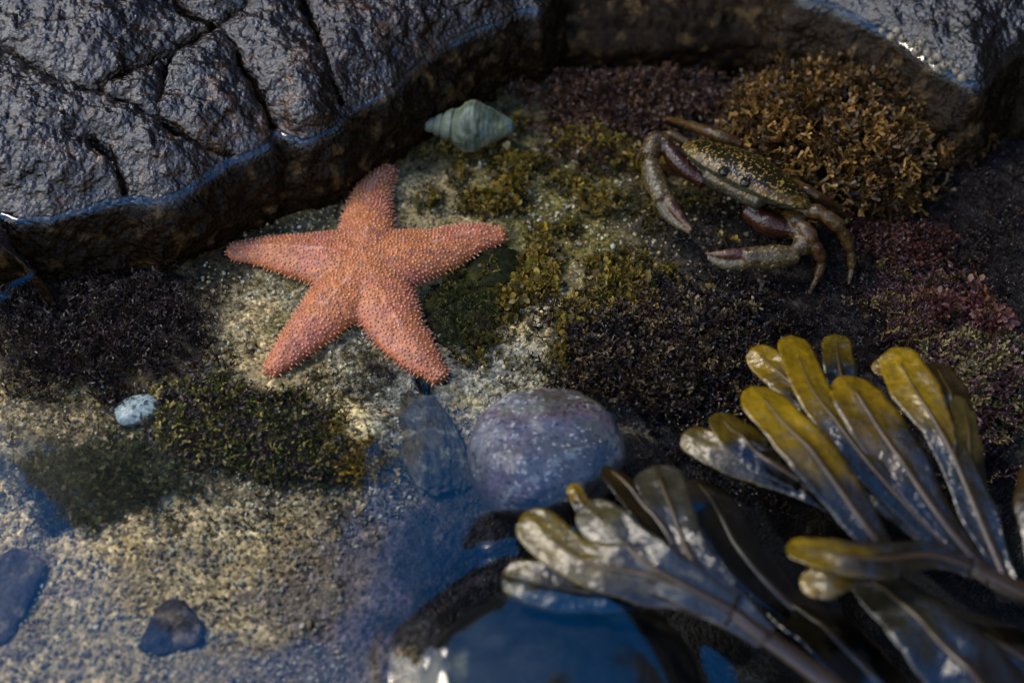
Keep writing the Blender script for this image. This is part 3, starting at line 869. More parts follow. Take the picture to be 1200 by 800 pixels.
sdw = np.exp(-(np.minimum(fr, 1 - fr) / 0.07) ** 2).ravel() * (Tt.ravel() < 0.7)
cc = mix(cc, lin(84, 96, 78), 0.6 * sdw)
band = (np.sin(Th * 1.0 + PI) > 0.1).ravel()
cc = mix(cc, lin(128, 122, 72), 0.55 * sstep(0.1, 0.5, fbm(v[:, 0] * 4, v[:, 1] * 4, v[:, 2] * 4, 3, 620)))
o = obj('snail_shell', make_mesh('snail_shell', v, f, cc), M['shell'])
tag(o, 'pale teal spiral sea snail shell lying under the edge of the cracked ledge', 'shell')


# ------------------------------------------------------------------ small seaweeds: sprigs merged into clumps
def lobed(seed, levels=3, w=0.16, l=0.34, spread=34, tip=1.25):
    """a forked, flat, curling frond one unit high"""
    r = np.random.default_rng(seed); vs, fs, tp = [], [], []

    def go(p, d, side, w_, l_, lev):
        n = np.cross(d, side)
        mid = p + d * l_ * 0.5 + n * r.normal(0, 0.05); end = p + d * l_ + n * r.normal(0, 0.10)
        b = len(vs)
        we = w_ * (tip if lev == 0 else 1.15)
        for q, ww, tt in ((p, w_ * 0.8, levels - lev), (mid, w_, levels - lev + .5), (end, we, levels - lev + 1)):
            vs.append(q - side * ww * .5 + n * .02); vs.append(q + side * ww * .5 - n * .02); tp.extend([tt, tt])
        fs.extend([(b, b + 1, b + 3), (b, b + 3, b + 2), (b + 2, b + 3, b + 5), (b + 2, b + 5, b + 4)])
        if lev == 0:
            vs.append(end + d * we * .55 - side * we * .25); vs.append(end + d * we * .55 + side * we * .25); tp.extend([levels + 1.3] * 2)
            fs.extend([(b + 4, b + 5, b + 7), (b + 4, b + 7, b + 6)])
            return
        for s in (-1, 1):
            a = math.radians(spread * r.uniform(0.6, 1.25)) * s
            d2 = d * math.cos(a) + side * math.sin(a); s2 = side * math.cos(a) - d * math.sin(a)
            tw = r.normal(0, 0.6); n2 = np.cross(d2, s2); s2 = s2 * math.cos(tw) + n2 * math.sin(tw)
            bd = r.normal(0, 0.25); n2 = np.cross(d2, s2); d2 = d2 * math.cos(bd) + n2 * math.sin(bd); d2 /= np.linalg.norm(d2)
            s2 = s2 - d2 * np.dot(s2, d2); s2 /= np.linalg.norm(s2)
            go(end, d2, s2, w_ * 0.85, l_ * r.uniform(0.62, 0.9), lev - 1)
    a0 = r.uniform(0, 2 * PI)
    go(np.zeros(3), np.array([0, 0, 1.0]), np.array([math.cos(a0), math.sin(a0), 0]), w, l, levels)
    v = np.array(vs); return v, np.array(fs), np.array(tp) / (levels + 1.3)


def filaments(seed, k=7, h=1.0, r0=0.022, seg=5, fan=0.6):
    r = np.random.default_rng(seed); vs, fs, tp = [], [], []
    for _ in range(k):
        p = np.array([r.normal(0, .05), r.normal(0, .05), 0]); a = r.uniform(0, 2 * PI); d = np.array([math.cos(a) * fan * r.random(), math.sin(a) * fan * r.random(), 1.0])
        d /= np.linalg.norm(d); L_ = h * r.uniform(0.5, 1.0) / seg
        b0 = len(vs)
        for s in range(seg + 1):
            rr = r0 * (1 - 0.6 * s / seg)
            for j in range(3):
                aa = 2 * PI * j / 3
                vs.append(p + np.array([math.cos(aa), math.sin(aa), 0.3 * math.sin(aa)]) * rr)
                tp.append(s / seg)
            if s:
                for j in range(3):
                    x0, x1 = b0 + (s - 1) * 3 + j, b0 + (s - 1) * 3 + (j + 1) % 3
                    fs.extend([(x0, x1, x1 + 3), (x0, x1 + 3, x0 + 3)])
            d = d + r.normal(0, 0.28, 3); d[2] = d[2] * 0.95; d /= np.linalg.norm(d); p = p + d * L_
    return np.array(vs), np.array(fs), np.array(tp)


def lump(seed):
    r = np.random.default_rng(seed); ph = (1 + 5 ** .5) / 2
    v = np.array([(-1, ph, 0), (1, ph, 0), (-1, -ph, 0), (1, -ph, 0), (0, -1, ph), (0, 1, ph), (0, -1, -ph), (0, 1, -ph), (ph, 0, -1), (ph, 0, 1), (-ph, 0, -1), (-ph, 0, 1)]) / 1.9
    f = np.array([(0, 11, 5), (0, 5, 1), (0, 1, 7), (0, 7, 10), (0, 10, 11), (1, 5, 9), (5, 11, 4), (11, 10, 2), (10, 7, 6), (7, 1, 8), (3, 9, 4), (3, 4, 2), (3, 2, 6), (3, 6, 8), (3, 8, 9), (4, 9, 5), (2, 4, 11), (6, 2, 10), (8, 6, 7), (9, 8, 1)])
    v = v * (1 + 0.25 * r.normal(size=(12, 1))) * r.uniform(0.7, 1.2, 3)
    return v, f, np.full(12, .5)


T_LOB = [lobed(s) for s in range(8)]
T_FINE = [lobed(20 + s, 4, 0.09, 0.28, 30, 1.5) for s in range(6)]
T_WIDE = [lobed(40 + s, 2, 0.26, 0.36, 30, 1.5) for s in range(6)]
T_BUSH = [lobed(30 + s, 4, 0.075, 0.27, 30, 2.0) for s in range(8)]
T_FIL = [filaments(60 + s) for s in range(8)]
T_LUMP = [lump(80 + s) for s in range(8)]
T_CRUMB = [(v_ * 0.16 + np.array([0, 0, .12]), f_, t_) for v_, f_, t_ in T_LUMP]


def merge(pts, dirs, size, temps, base, tip, jitter=0.35, seed=0, tip_pow=1.5):
    """copies of small templates standing at pts along dirs, as arrays; base and tip are palettes of pigments"""
    r = np.random.default_rng(seed); n = len(pts)
    ti = r.integers(0, len(temps), n); VV, FF, CCs, off = [], [], [], 0
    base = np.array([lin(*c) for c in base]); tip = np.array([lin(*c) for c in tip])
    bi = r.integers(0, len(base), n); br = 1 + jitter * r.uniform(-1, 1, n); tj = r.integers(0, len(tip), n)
    yaw = r.uniform(0, 2 * PI, n)
    d = dirs / np.linalg.norm(dirs, axis=1, keepdims=True)
    ref = np.where(np.abs(d[:, 2:3]) > 0.9, np.array([[1.0, 0, 0]]), np.array([[0, 0, 1.0]]))
    e1 = np.cross(ref, d); e1 /= np.linalg.norm(e1, axis=1, keepdims=True); e2 = np.cross(d, e1)
    a1 = e1 * np.cos(yaw)[:, None] + e2 * np.sin(yaw)[:, None]; a2 = np.cross(d, a1)
    for k, (tv_, tf_, tt) in enumerate(temps):
        s = np.where(ti == k)[0]
        if not len(s):
            continue
        w = tv_[None] * size[s][:, None, None]
        v = pts[s][:, None] + w[..., 0:1] * a1[s][:, None] + w[..., 1:2] * a2[s][:, None] + w[..., 2:3] * d[s][:, None]
        VV.append(v.reshape(-1, 3)); FF.append((tf_[None] + (np.arange(len(s)) * len(tv_))[:, None, None]).reshape(-1, 3) + off)
        off += len(s) * len(tv_)
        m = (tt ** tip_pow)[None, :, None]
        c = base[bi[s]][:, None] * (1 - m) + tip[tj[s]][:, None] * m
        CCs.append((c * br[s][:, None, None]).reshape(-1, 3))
    return np.vstack(VV), np.concatenate(FF), np.vstack(CCs)


def join(*ms):
    VV, FF, CCs, off = [], [], [], 0
    for v, f, c in ms:
        VV.append(v); FF.append(f + off); CCs.append(c); off += len(v)
    return np.vstack(VV), np.concatenate(FF), np.vstack(CCs)


def patch(n, blobs, seed, zoff=0.0, tilt=0.5, soft=0.62):
    """points on the bed inside ragged patches given as (cx, cy, rx, ry, rot)"""
    r = np.random.default_rng(seed); out = []
    tot = sum(b[2] * b[3] for b in blobs)
    for b in blobs:
        m = int(n * b[2] * b[3] / tot * 3.1) + 4
        u = b[0] + r.uniform(-1.7, 1.7, m) * b[2]; w = b[1] + r.uniform(-1.7, 1.7, m) * b[3]
        c_, s_ = math.cos(math.radians(b[4])), math.sin(math.radians(b[4]))
        uu = b[0] + (u - b[0]) * c_ - (w - b[1]) * s_; ww = b[1] + (u - b[0]) * s_ + (w - b[1]) * c_
        k = r.random(m) < blob(uu, ww, *b[:4], b[4], soft, 0.8, seed + int(b[0]), 0.035)
        out.append(np.stack([uu[k], ww[k]], 1))
    q = np.vstack(out)
    p = PA(q[:, 0], q[:, 1], np.zeros(len(q)))
    p[:, 2] = ground_at(p[:, 0], p[:, 1]) + zoff
    d = np.stack([r.normal(0, tilt, len(q)), r.normal(0, tilt, len(q)), np.ones(len(q))], 1)
    return p, d, q


def near_star(p, m=0.03):
    k = np.ones(len(p), bool)
    for cl, (pts, hw) in zip(ARMLINES, ARMS):
        dd = seg_dist(p[:, 0], p[:, 1], [tuple(q[:2]) for q in cl[::4]] + [tuple(cl[-1][:2])])
        k &= dd > (np.mean(hw[1:4]) + 3) * bu(430, 318) * 0.95 + m
    return k


def clump(blobs, n, size, temps, base, tip, seed, mound=0.0, tilt=0.6, zoff=-0.01, tp=1.5):
    p, d, q = patch(n, blobs, seed, zoff, tilt)
    if mound:
        b = blobs[0]
        rr = np.sqrt(((q[:, 0] - b[0]) / b[2]) ** 2 + ((q[:, 1] - b[1]) / b[3]) ** 2)
        p[:, 2] += mound * np.sqrt(np.clip(1 - rr ** 2 * 0.8, 0, 1)) * np.random.default_rng(seed).uniform(0.55, 1.0, len(p))
    k = near_star(p)
    p, d = p[k], d[k]
    s = size * np.random.default_rng(seed + 1).uniform(0.55, 1.25, len(p))
    return merge(p, d, s, temps, base, tip, seed=seed + 2, tip_pow=tp)


# bushy brown seaweed behind the crab: a dome of forked sprigs
def bush(cx, cy, rx, ry, hgt, n, size, base, tip, seed):
    r = np.random.default_rng(seed); c0 = P(cx, cy + 25, 0.0); gz = ground_at(c0[0], c0[1])[0]
    k = bu(cx, cy); a, b = rx * k, ry * k / 0.66
    z = r.uniform(0.05, 1, n); ph = r.uniform(0, 2 * PI, n); s = np.sqrt(1 - z * z)
    lf = fbm(np.cos(ph) * s * 4.5, np.sin(ph) * s * 4.5, z * 4.5, 2, seed)
    lump_ = 1 + 0.42 * lf
    rr = lump_ * (0.62 + 0.38 * r.random(n) ** 0.5)
    d = np.stack([np.cos(ph) * s, np.sin(ph) * s, z], 1)
    p = np.stack([d[:, 0] * a * rr + c0[0], d[:, 1] * b * rr + c0[1], d[:, 2] * hgt * rr + gz], 1)
    keep = lf > -0.13
    d = d + r.normal(0, 0.35, d.shape); d[:, 2] += 0.25
    return merge(p[keep], d[keep], (size * r.uniform(0.6, 1.3, n))[keep], T_BUSH, base, tip, 0.55, seed)


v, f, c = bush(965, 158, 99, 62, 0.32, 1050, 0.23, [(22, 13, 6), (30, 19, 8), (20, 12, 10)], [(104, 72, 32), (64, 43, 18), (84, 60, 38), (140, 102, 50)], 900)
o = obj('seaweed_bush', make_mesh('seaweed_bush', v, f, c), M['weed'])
tag(o, 'big bushy golden-brown seaweed with lobed tips, behind the crab', 'seaweed')

DK = [(26, 18, 18), (34, 24, 22), (22, 18, 14)]
CL = [
    # name, blobs, n, size, templates, base, tips, seed, mound, label
    ('seaweed_tuft', [(112, 385, 112, 62, 0)], 1300, .12, T_FIL + T_FINE, DK, [(58, 40, 40), (44, 32, 32), (84, 70, 62), (50, 36, 26)], 910, .10, 'dark purple-brown feathery tuft in the shade below the cracked ledge'),
    ('seaweed_tuft', [(285, 505, 84, 36, 0), (340, 540, 56, 20, 0), (245, 478, 40, 22, 0)], 1700, .10, T_LOB + T_FINE, [(24, 22, 12), (26, 18, 18), (20, 22, 10)], [(112, 104, 44), (98, 76, 72), (84, 82, 30), (150, 128, 70), (60, 46, 46)], 920, .08, 'mixed green and purple feathery tuft beside the bare sandy knob'),
    ('seaweed_tuft', [(120, 555, 88, 30, 0), (90, 580, 50, 22, 0)], 900, .085, T_FINE + T_WIDE, [(30, 30, 16), (24, 26, 14)], [(86, 84, 38), (96, 88, 50), (70, 70, 34)], 930, .05, 'low dull green tuft just below the pale oval pebble'),
    ('seaweed_tuft', [(425, 548, 36, 15, 8), (385, 520, 14, 20, 0)], 230, .075, T_WIDE + T_FINE, [(58, 40, 10), (70, 52, 14)], [(142, 108, 26), (120, 92, 30), (156, 126, 50)], 940, .03, 'mustard yellow fringe of seaweed along the foot of the bare sandy knob'),
    ('seaweed_tuft', [(785, 425, 105, 66, 5), (720, 440, 45, 35, 0)], 1900, .11, T_FINE + T_LOB, DK, [(44, 31, 31), (62, 46, 34), (32, 24, 25), (96, 76, 50)], 950, .10, 'dark purple-black clump between the purple cobble and the nearer crab claw'),
    ('seaweed_tuft', [(752, 122, 100, 46, 0), (690, 150, 50, 30, 0)], 1100, .12, T_FINE + T_LOB, [(26, 16, 14), (32, 20, 16)], [(66, 44, 36), (84, 58, 40), (54, 36, 32)], 960, .06, 'low reddish-brown tuft between the snail shell and the brown bush'),
    ('seaweed_tuft', [(1140, 455, 60, 60, 40)], 900, .11, T_FINE + T_LOB, [(28, 17, 19), (38, 24, 25)], [(92, 62, 62), (118, 100, 62), (76, 48, 54), (132, 112, 72)], 970, .12, 'pinkish seaweed with yellow tips next to the wrack blades'),
    ('seaweed_tuft', [(1085, 375, 52, 40, 30)], 480, .11, T_FINE, [(26, 15, 18), (32, 20, 20)], [(78, 48, 50), (104, 82, 46), (64, 40, 46)], 975, .08, 'purple seaweed with ochre tips at the foot of the red sprigs'),
    ('seaweed_tuft', [(1060, 285, 55, 24, 20)], 280, .11, T_FINE + T_LOB, [(40, 22, 20), (48, 28, 24)], [(74, 42, 34), (62, 38, 34)], 980, .05, 'small dull red tuft on the dark bed below the brown bush'),
    ('seaweed_tuft', [(545, 378, 40, 42, 0), (560, 335, 30, 18, 0)], 420, .055, T_FINE + T_FIL, [(20, 22, 8), (26, 24, 8)], [(58, 56, 18), (44, 44, 16), (84, 78, 26)], 987, .07, 'slimy dark green fuzz growing over the rough stone between two arms of the sea star'),
    ('seaweed_tuft', [(460, 425, 34, 20, 0), (440, 455, 40, 18, 0)], 260, .065, T_FINE + T_FIL, [(38, 32, 26), (44, 34, 30)], [(90, 76, 56), (84, 66, 60)], 985, .02, 'thin brown tuft between the two lower arms of the sea star'),
]
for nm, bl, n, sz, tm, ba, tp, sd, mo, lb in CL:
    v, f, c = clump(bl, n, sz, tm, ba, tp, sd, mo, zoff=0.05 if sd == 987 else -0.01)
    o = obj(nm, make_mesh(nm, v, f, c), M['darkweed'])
    tag(o, lb, 'seaweed')

# upright red sprigs
SPR = [(1110, 385, 1100, 345, .30, 'dusky red sprig, narrow and leaning away from its fan-shaped neighbour'),
       (1135, 388, 1146, 338, .36, 'tallest pinkish-red sprig with a fan of rounded lobes'),
       (1140, 392, 1172, 368, .30, 'orange-red sprig leaning out to the side of the tallest pinkish sprig')]
for k, (bx, by, tx, ty, hh, lb) in enumerate(SPR):
    b = P(bx, by, 0.05); tpt = P(tx, ty, 0.05 + hh * 0.75)
    d = (tpt - b); L_ = np.linalg.norm(d)
    r = np.random.default_rng(990 + k)
    n = 26
    p = b[None] + d[None] * r.uniform(0.15, 0.75, n)[:, None] + r.normal(0, 0.02, (n, 3))
    dd = d[None] / L_ + r.normal(0, 0.45, (n, 3))
    v1 = merge(p, dd, 0.12 * r.uniform(.7, 1.2, n), T_WIDE + T_LOB, [(36, 18, 20), (46, 24, 24)], [(98, 58, 54), (84, 44, 48), (108, 68, 46)], .3, 992 + k)
    st_v, st_f = tube(smooth_poly([b - np.array([0, 0, .1]), b + d * .4, b + d * .8], 4), [.014] * 8 + [.008], n=6)
    o = obj('seaweed_sprig', make_mesh('seaweed_sprig', *join(v1, (st_v, to_tris(st_f), np.tile(lin(70, 34, 38), (len(st_v), 1))))), M['weed'])
    tag(o, lb, 'seaweed', 'red sprigs on the dark bed')

# ground cover nobody could count
YG = [(690, 240, 110, 75, 0), (640, 175, 90, 34, 10), (720, 330, 80, 50, 20), (560, 215, 60, 40, 0), (600, 330, 40, 50, 0), (690, 400, 60, 25, -30), (535, 385, 40, 45, 0)]
p, d, q = patch(9000, YG, 1000, -0.005, 0.7)
cn = fbm(p[:, 0] * 5.5, p[:, 1] * 5.5, 0 * p[:, 0], 3, 1003); k = near_star(p) & (cn > -0.12); p, d, cn = p[k], d[k], cn[k]
sz = .075 * rng.uniform(.4, 1.3, len(p)) * (0.6 + 1.6 * np.clip(cn + 0.1, 0, 0.5))
p[:, 2] += 0.10 * np.clip(cn, 0, 0.5) * rng.uniform(0.3, 1, len(p))
hi = cn + rng.normal(0, 0.12, len(p)) > 0.08
m1 = join(merge(p[hi], d[hi], sz[hi], T_WIDE + T_FINE + T_CRUMB, [(48, 42, 14), (60, 52, 18), (40, 32, 14)], [(136, 106, 34), (108, 90, 28), (150, 122, 54), (96, 78, 34), (126, 104, 66)], .5, 1001),
          merge(p[~hi], d[~hi], sz[~hi], T_WIDE + T_FINE, [(34, 30, 14), (30, 24, 16), (44, 36, 18)], [(70, 62, 24), (60, 48, 28), (86, 74, 40)], .5, 1002))
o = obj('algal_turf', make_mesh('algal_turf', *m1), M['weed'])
tag(o, 'short yellow-green algal turf on the rock between sea star and crab', 'algae', kind='stuff')

DT = [(1090, 220, 130, 110, 0), (1110, 320, 120, 70, 0), (880, 300, 110, 60, 0), (960, 390, 120, 50, 0), (1000, 480, 160, 80, 0), (840, 520, 90, 60, 0), (690, 560, 60, 30, 0)]
p, d, q = patch(5200, DT, 1010, -0.005, 0.7)
m1 = merge(p, d, .085 * rng.uniform(.5, 1.3, len(p)), T_FINE + T_FIL, [(22, 15, 15), (28, 18, 17), (20, 16, 13)], [(44, 30, 28), (40, 26, 26), (60, 46, 36), (34, 25, 24)], .4, 1011)
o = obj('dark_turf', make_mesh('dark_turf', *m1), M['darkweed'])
tag(o, 'short blackish red algal turf on the shaded bed round the crab', 'algae', kind='stuff')

BT = [(200, 470, 190, 60, 0), (380, 440, 120, 40, 0), (60, 480, 80, 60, 0), (480, 560, 120, 40, 0), (330, 600, 130, 26, 0), (600, 440, 60, 30, 0), (560, 170, 80, 30, 0), (420, 230, 40, 40, 0), (300, 340, 60, 30, 0), (120, 600, 130, 22, 0)]
p, d, q = patch(2600, BT, 1020, -0.008, 0.8); k = near_star(p); p, d = p[k], d[k]
m1 = merge(p, d, .042 * rng.uniform(.5, 1.3, len(p)), T_FINE + T_WIDE, [(60, 50, 26), (54, 44, 34), (66, 54, 22)], [(122, 104, 58), (106, 90, 66), (120, 98, 36)], .4, 1021)
o = obj('sparse_turf', make_mesh('sparse_turf', *m1), M['weed'])
tag(o, 'thin ochre algal fuzz on the sandy rock', 'algae', kind='stuff')

# grit and shell crumbs
r = np.random.default_rng(1100); n = 15000
gu, gv = r.uniform(-20, 900, n), r.uniform(150, 830, n)
k = (gv > 260 - 0.15 * gu) & (gv > 345 - 0.28 * gu) & ~((gu < 235) & (gv < 450)) & ~((gu > 540) & (gv > 540)) & ~((gu > 400) & (gv > 560 + 0.6 * (540 - gu))) & (r.random(n) < np.where(gu > 780, 0.35, 1.0))
p = PA(gu[k], gv[k], np.zeros(k.sum())); p[:, 2] = ground_at(p[:, 0], p[:, 1]) + 0.006
kk = near_star(p, 0.0); p = p[kk]
d = r.normal(0, 1, p.shape)
s = 0.0065 + 0.011 * r.random(len(p)) ** 3
m1 = merge(p, d, s, T_LUMP, [(150, 132, 96), (170, 152, 116), (112, 100, 78), (70, 62, 58), (138, 104, 54), (176, 168, 150), (84, 74, 84), (128, 110, 80)], [(150, 132, 96), (112, 100, 78), (170, 150, 110)], .35, 1101)
o = obj('grit', make_mesh('grit', *m1, smooth=False), M['grit'])
tag(o, 'coarse sand grains and shell crumbs strewn over the bed', 'grit', kind='stuff')

# ------------------------------------------------------------------ barnacles on the far rock's edge
bar = None
BPOS = [(1034, 36), (1046, 43), (1058, 45), (1068, 52), (1075, 60), (1086, 62), (1092, 71), (1099, 66), (1106, 78), (1113, 76), (1121, 84), (1128, 90), (1080, 50), (1098, 80), (1052, 36)]
for k, (px, py) in enumerate(BPOS):
    p = P(px, py, WL + 0.14)
    if bar is None:
        na = 14; a = np.linspace(0, 2 * PI, na, endpoint=False); vv = []
        for rr, zz in ((1.0, -0.35), (0.95, 0.0), (0.7, 0.45), (0.45, 0.75), (0.36, 0.74), (0.28, 0.45), (0.02, 0.42)):
            w = 1 + 0.10 * np.cos(a * 6) * (rr > 0.4)
            vv.append(np.stack([np.cos(a) * rr * w, np.sin(a) * rr * w, np.full(na, zz)], 1))
        vv = np.vstack(vv) * 0.032
        fi = np.arange(6 * na); r_, q_ = fi // na, fi % na
        ff = np.stack([r_ * na + q_, r_ * na + (q_ + 1) % na, (r_ + 1) * na + (q_ + 1) % na, (r_ + 1) * na + q_], 1)
        cc = np.tile(lin(92, 84, 70), (len(vv), 1)); cc[5 * na:] = lin(50, 44, 40)
        bar = obj('barnacle', make_mesh('barnacle', vv, ff, cc), M['cobble'], loc=(0, 0, 0)); ob = bar
    else:
        ob = bar.copy(); COL.objects.link(ob)
    ob.location = (p[0], p[1], p[2]); ob.rotation_euler = (0.3 * math.sin(k * 2.1), 0.3 * math.cos(k * 1.7), k * 1.3)
    s = 0.75 + 0.5 * ((k * 37) % 10) / 10; ob.scale = (s, s, s)
    tag(ob, 'whitish barnacle in the row along the water rim of the far dark rock', 'barnacle', 'barnacles on the dark rock')


# ------------------------------------------------------------------ wrack (flat forked seaweed)
def blade(path, width, tone, seed, curl=0.02, thick=0.008, roll=0.0, rise=0.0):
    """a flat frond along (px, py, z) points with half widths in pixels; tone runs from base to tip pigment"""
    r = np.random.default_rng(seed)
    if tone is BLK:                                                   # sunk below the surface
        path = [(a, b, z - 0.10) for a, b, z in path]
    tp_ = np.linspace(0, 1, len(path))
    p = np.array([P(a, b, z + rise * (sstep(0.0, 0.65, q) - 0.35 * sstep(0.65, 1, q)) - 0.4 * rise) for (a, b, z), q in zip(path, tp_)]); k = bu(path[0][0], path[0][1], path[0][2])
    cl = smooth_poly(p, 10); m = len(cl); t = np.linspace(0, 1, m)
    w = np.interp(t, np.linspace(0, 1, len(width)), width) * k * 1.25
    arc = np.concatenate([[0], np.cumsum(np.linalg.norm(np.diff(cl, axis=0), axis=1))])
    dt = arc[-1] - arc; wt = w.max() * 0.9
    w = w * np.sqrt(np.clip(1 - (1 - np.clip(dt / wt, 0, 1)) ** 2, 0.0004, 1))          # round tip
    w = w * (1 + 0.13 * fbm(t * 9, 0 * t, 0 * t + seed, 3, seed))
    tg = np.gradient(cl, axis=0); tg /= np.linalg.norm(tg, axis=1, keepdims=True)
    sd = np.cross(tg, np.array([0, 0, 1.0])); sd /= np.linalg.norm(sd, axis=1, keepdims=True)
    nu = np.cross(sd, tg)
    ro = roll + 0.20 * (1 - sstep(0.35, 0.9, t)) + 0.3 * fbm(t * 2.2, 0 * t + 3, 0 * t + seed, 2, seed + 1)
    sd, nu = sd * np.cos(ro)[:, None] + nu * np.sin(ro)[:, None], nu * np.cos(ro)[:, None] - sd * np.sin(ro)[:, None]
    nc = 13; s = np.linspace(-1, 1, nc)
    S, Tt = np.meshgrid(s, t)
    edge = np.sign(S) * np.abs(S)
    wav = 0.16 * fbm(Tt * 5, S * 1.2, 0 * S + seed, 3, seed + 5)
    hgt = (-curl * S ** 2 + 0.16 * np.exp(-(S / 0.16) ** 2) * 0.4 + wav) * w[:, None]
    top = cl[:, None] + sd[:, None] * (edge * w[:, None])[..., None] + nu[:, None] * hgt[..., None]
    th = thick * (1 - 0.75 * S ** 4) * np.clip(dt / (wt * .4), 0.25, 1)[:, None]
    bot = top - nu[:, None] * th[..., None]
    v = np.vstack([top.reshape(-1, 3), bot.reshape(-1, 3)])
    f = grid_faces(m, nc); f2 = f[:, ::-1] + m * nc
    e = []
    for row in range(m - 1):
        for cidx in (0, nc - 1):
            a, b = row * nc + cidx, (row + 1) * nc + cidx
            e.append((a, b, b + m * nc, a + m * nc) if cidx == 0 else (b, a, a + m * nc, b + m * nc))
    for cidx in range(nc - 1):
        for row in (0, m - 1):
            a, b = row * nc + cidx, row * nc + cidx + 1
            e.append((b, a, a + m * nc, b + m * nc) if row == 0 else (a, b, b + m * nc, a + m * nc))
    cb_, ct_ = lin(*tone[0]) * 0.2, lin(*tone[1]) * np.array([0.62, 0.56, 0.30])
    g_ = np.clip(Tt + 0.25 * fbm(Tt * 4, S * 2, 0 * S + seed, 3, seed + 8), 0, 1)
    g_ = sstep(0.35, 0.9, g_)[..., None]
    c = cb_ * (1 - g_) + ct_ * g_
    sp = fbm(Tt * 14, S * 4, 0 * S + seed, 3, seed + 11)
    c = c * (1 + 0.35 * sp)[..., None]
    c = np.vstack([c.reshape(-1, 3)] * 2)
    # midrib
    q = slice(0, int(m * 0.93)); rp = cl[q] + nu[q] * (hgt[q, nc // 2] + 0.002)[:, None]
    rw = np.interp(np.linspace(0, 1, len(rp)), [0, 0.5, 1], [0.022, 0.013, 0.004]) * np.clip(w.max() / 0.11, 0.5, 1.3)
    rv, rf = tube(rp, rw, rw * 0.45, 8)
    rc_ = np.interp(np.linspace(0, 1, len(rp)), [0, 1], [0, 1])
    rcol = np.repeat(lin(74, 52, 36)[None] * (1 - rc_[:, None]) + lin(120, 92, 24)[None] * rc_[:, None], 8, 0)
    rcol = np.vstack([rcol, rcol[:1], rcol[-1:]]) * 0.22
    return (v, [f, np.array(e), f2], c), (rv, rf, rcol)


OLV = ((62, 52, 20), (134, 110, 20)); DKO = ((34, 28, 16), (92, 78, 20)); BRN = ((30, 24, 16), (56, 44, 20)); SIL = ((50, 44, 34), (88, 78, 48)); BLK = ((30, 26, 22), (44, 38, 28))


def wrack(label, base, fronds, stem=None, seed=0):
    root = empty('wrack', P(*base))
    tag(root, label, 'seaweed')
    for k, (path, width, tone, kw) in enumerate(fronds):
        (v, f, c), (rv, rf, rc_) = blade(path, width, tone, seed + k * 7, **kw)
        fr_ = obj('frond', make_mesh('frond', v, f, c), M['wrack'], root)
        obj('midrib', make_mesh('midrib', rv, rf, rc_), M['rib'], fr_)
    if stem:
        pts = smooth_poly(np.array([P(a, b, z) for a, b, z in stem[0]]), 8)
        k = bu(stem[0][0][0], stem[0][0][1], 0.6)
        wd = np.interp(np.linspace(0, 1, len(pts)), np.linspace(0, 1, len(stem[1])), stem[1]) * k
        v, f = tube(pts, wd, wd * 0.55, 12)
        obj('stem', make_mesh('stem', v, f, np.tile(lin(38, 28, 19), (len(v), 1)) * (1 + .3 * fbm(v[:, 0] * 9, v[:, 1] * 9, v[:, 2] * 9, 3, seed))[:, None]), M['rib'], root)
    return root


wrack('pale silvery wrack with olive-edged rounded lobes, lying in front of the purple cobble', (1000, 830, 0.5), [
    ([(900, 748, .66), (845, 706, .68), (795, 683, .69), (750, 672, .69), (706, 664, .68), (662, 645, .66), (612, 601, .62)], [12, 22, 28, 30, 25, 22, 22], ((90, 84, 76), (104, 90, 34)), dict(roll=.12)),
    ([(860, 715, .69), (804, 686, .71), (755, 657, .72), (716, 621, .71), (684, 590, .67)], [16, 22, 26, 24, 22], ((90, 86, 80), (76, 72, 58)), dict(roll=.15)),
    ([(870, 722, .66), (838, 690, .67), (808, 650, .67), (788, 600, .66), (765, 545, .62)], [14, 20, 20, 22, 30], ((84, 80, 74), (62, 60, 58)), dict(roll=.1)),
    ([(812, 668, .63), (790, 640, .64), (765, 605, .65), (735, 570, .65), (708, 545, .62)], [14, 22, 26, 20, 12], BRN, dict(roll=-.5)),
    ([(760, 702, .62), (696, 694, .61), (641, 686, .60), (588, 672, .56)], [10, 22, 23, 20], ((58, 50, 24), (80, 68, 26)), dict(roll=.1)),
    ([(700, 604, .60), (682, 590, .60), (670, 566, .58)], [9, 9, 7], OLV, {}),
], ([(1030, 850, .55), (965, 795, .60), (900, 748, .65), (850, 712, .66)], [15, 14, 12, 8]), 2000)

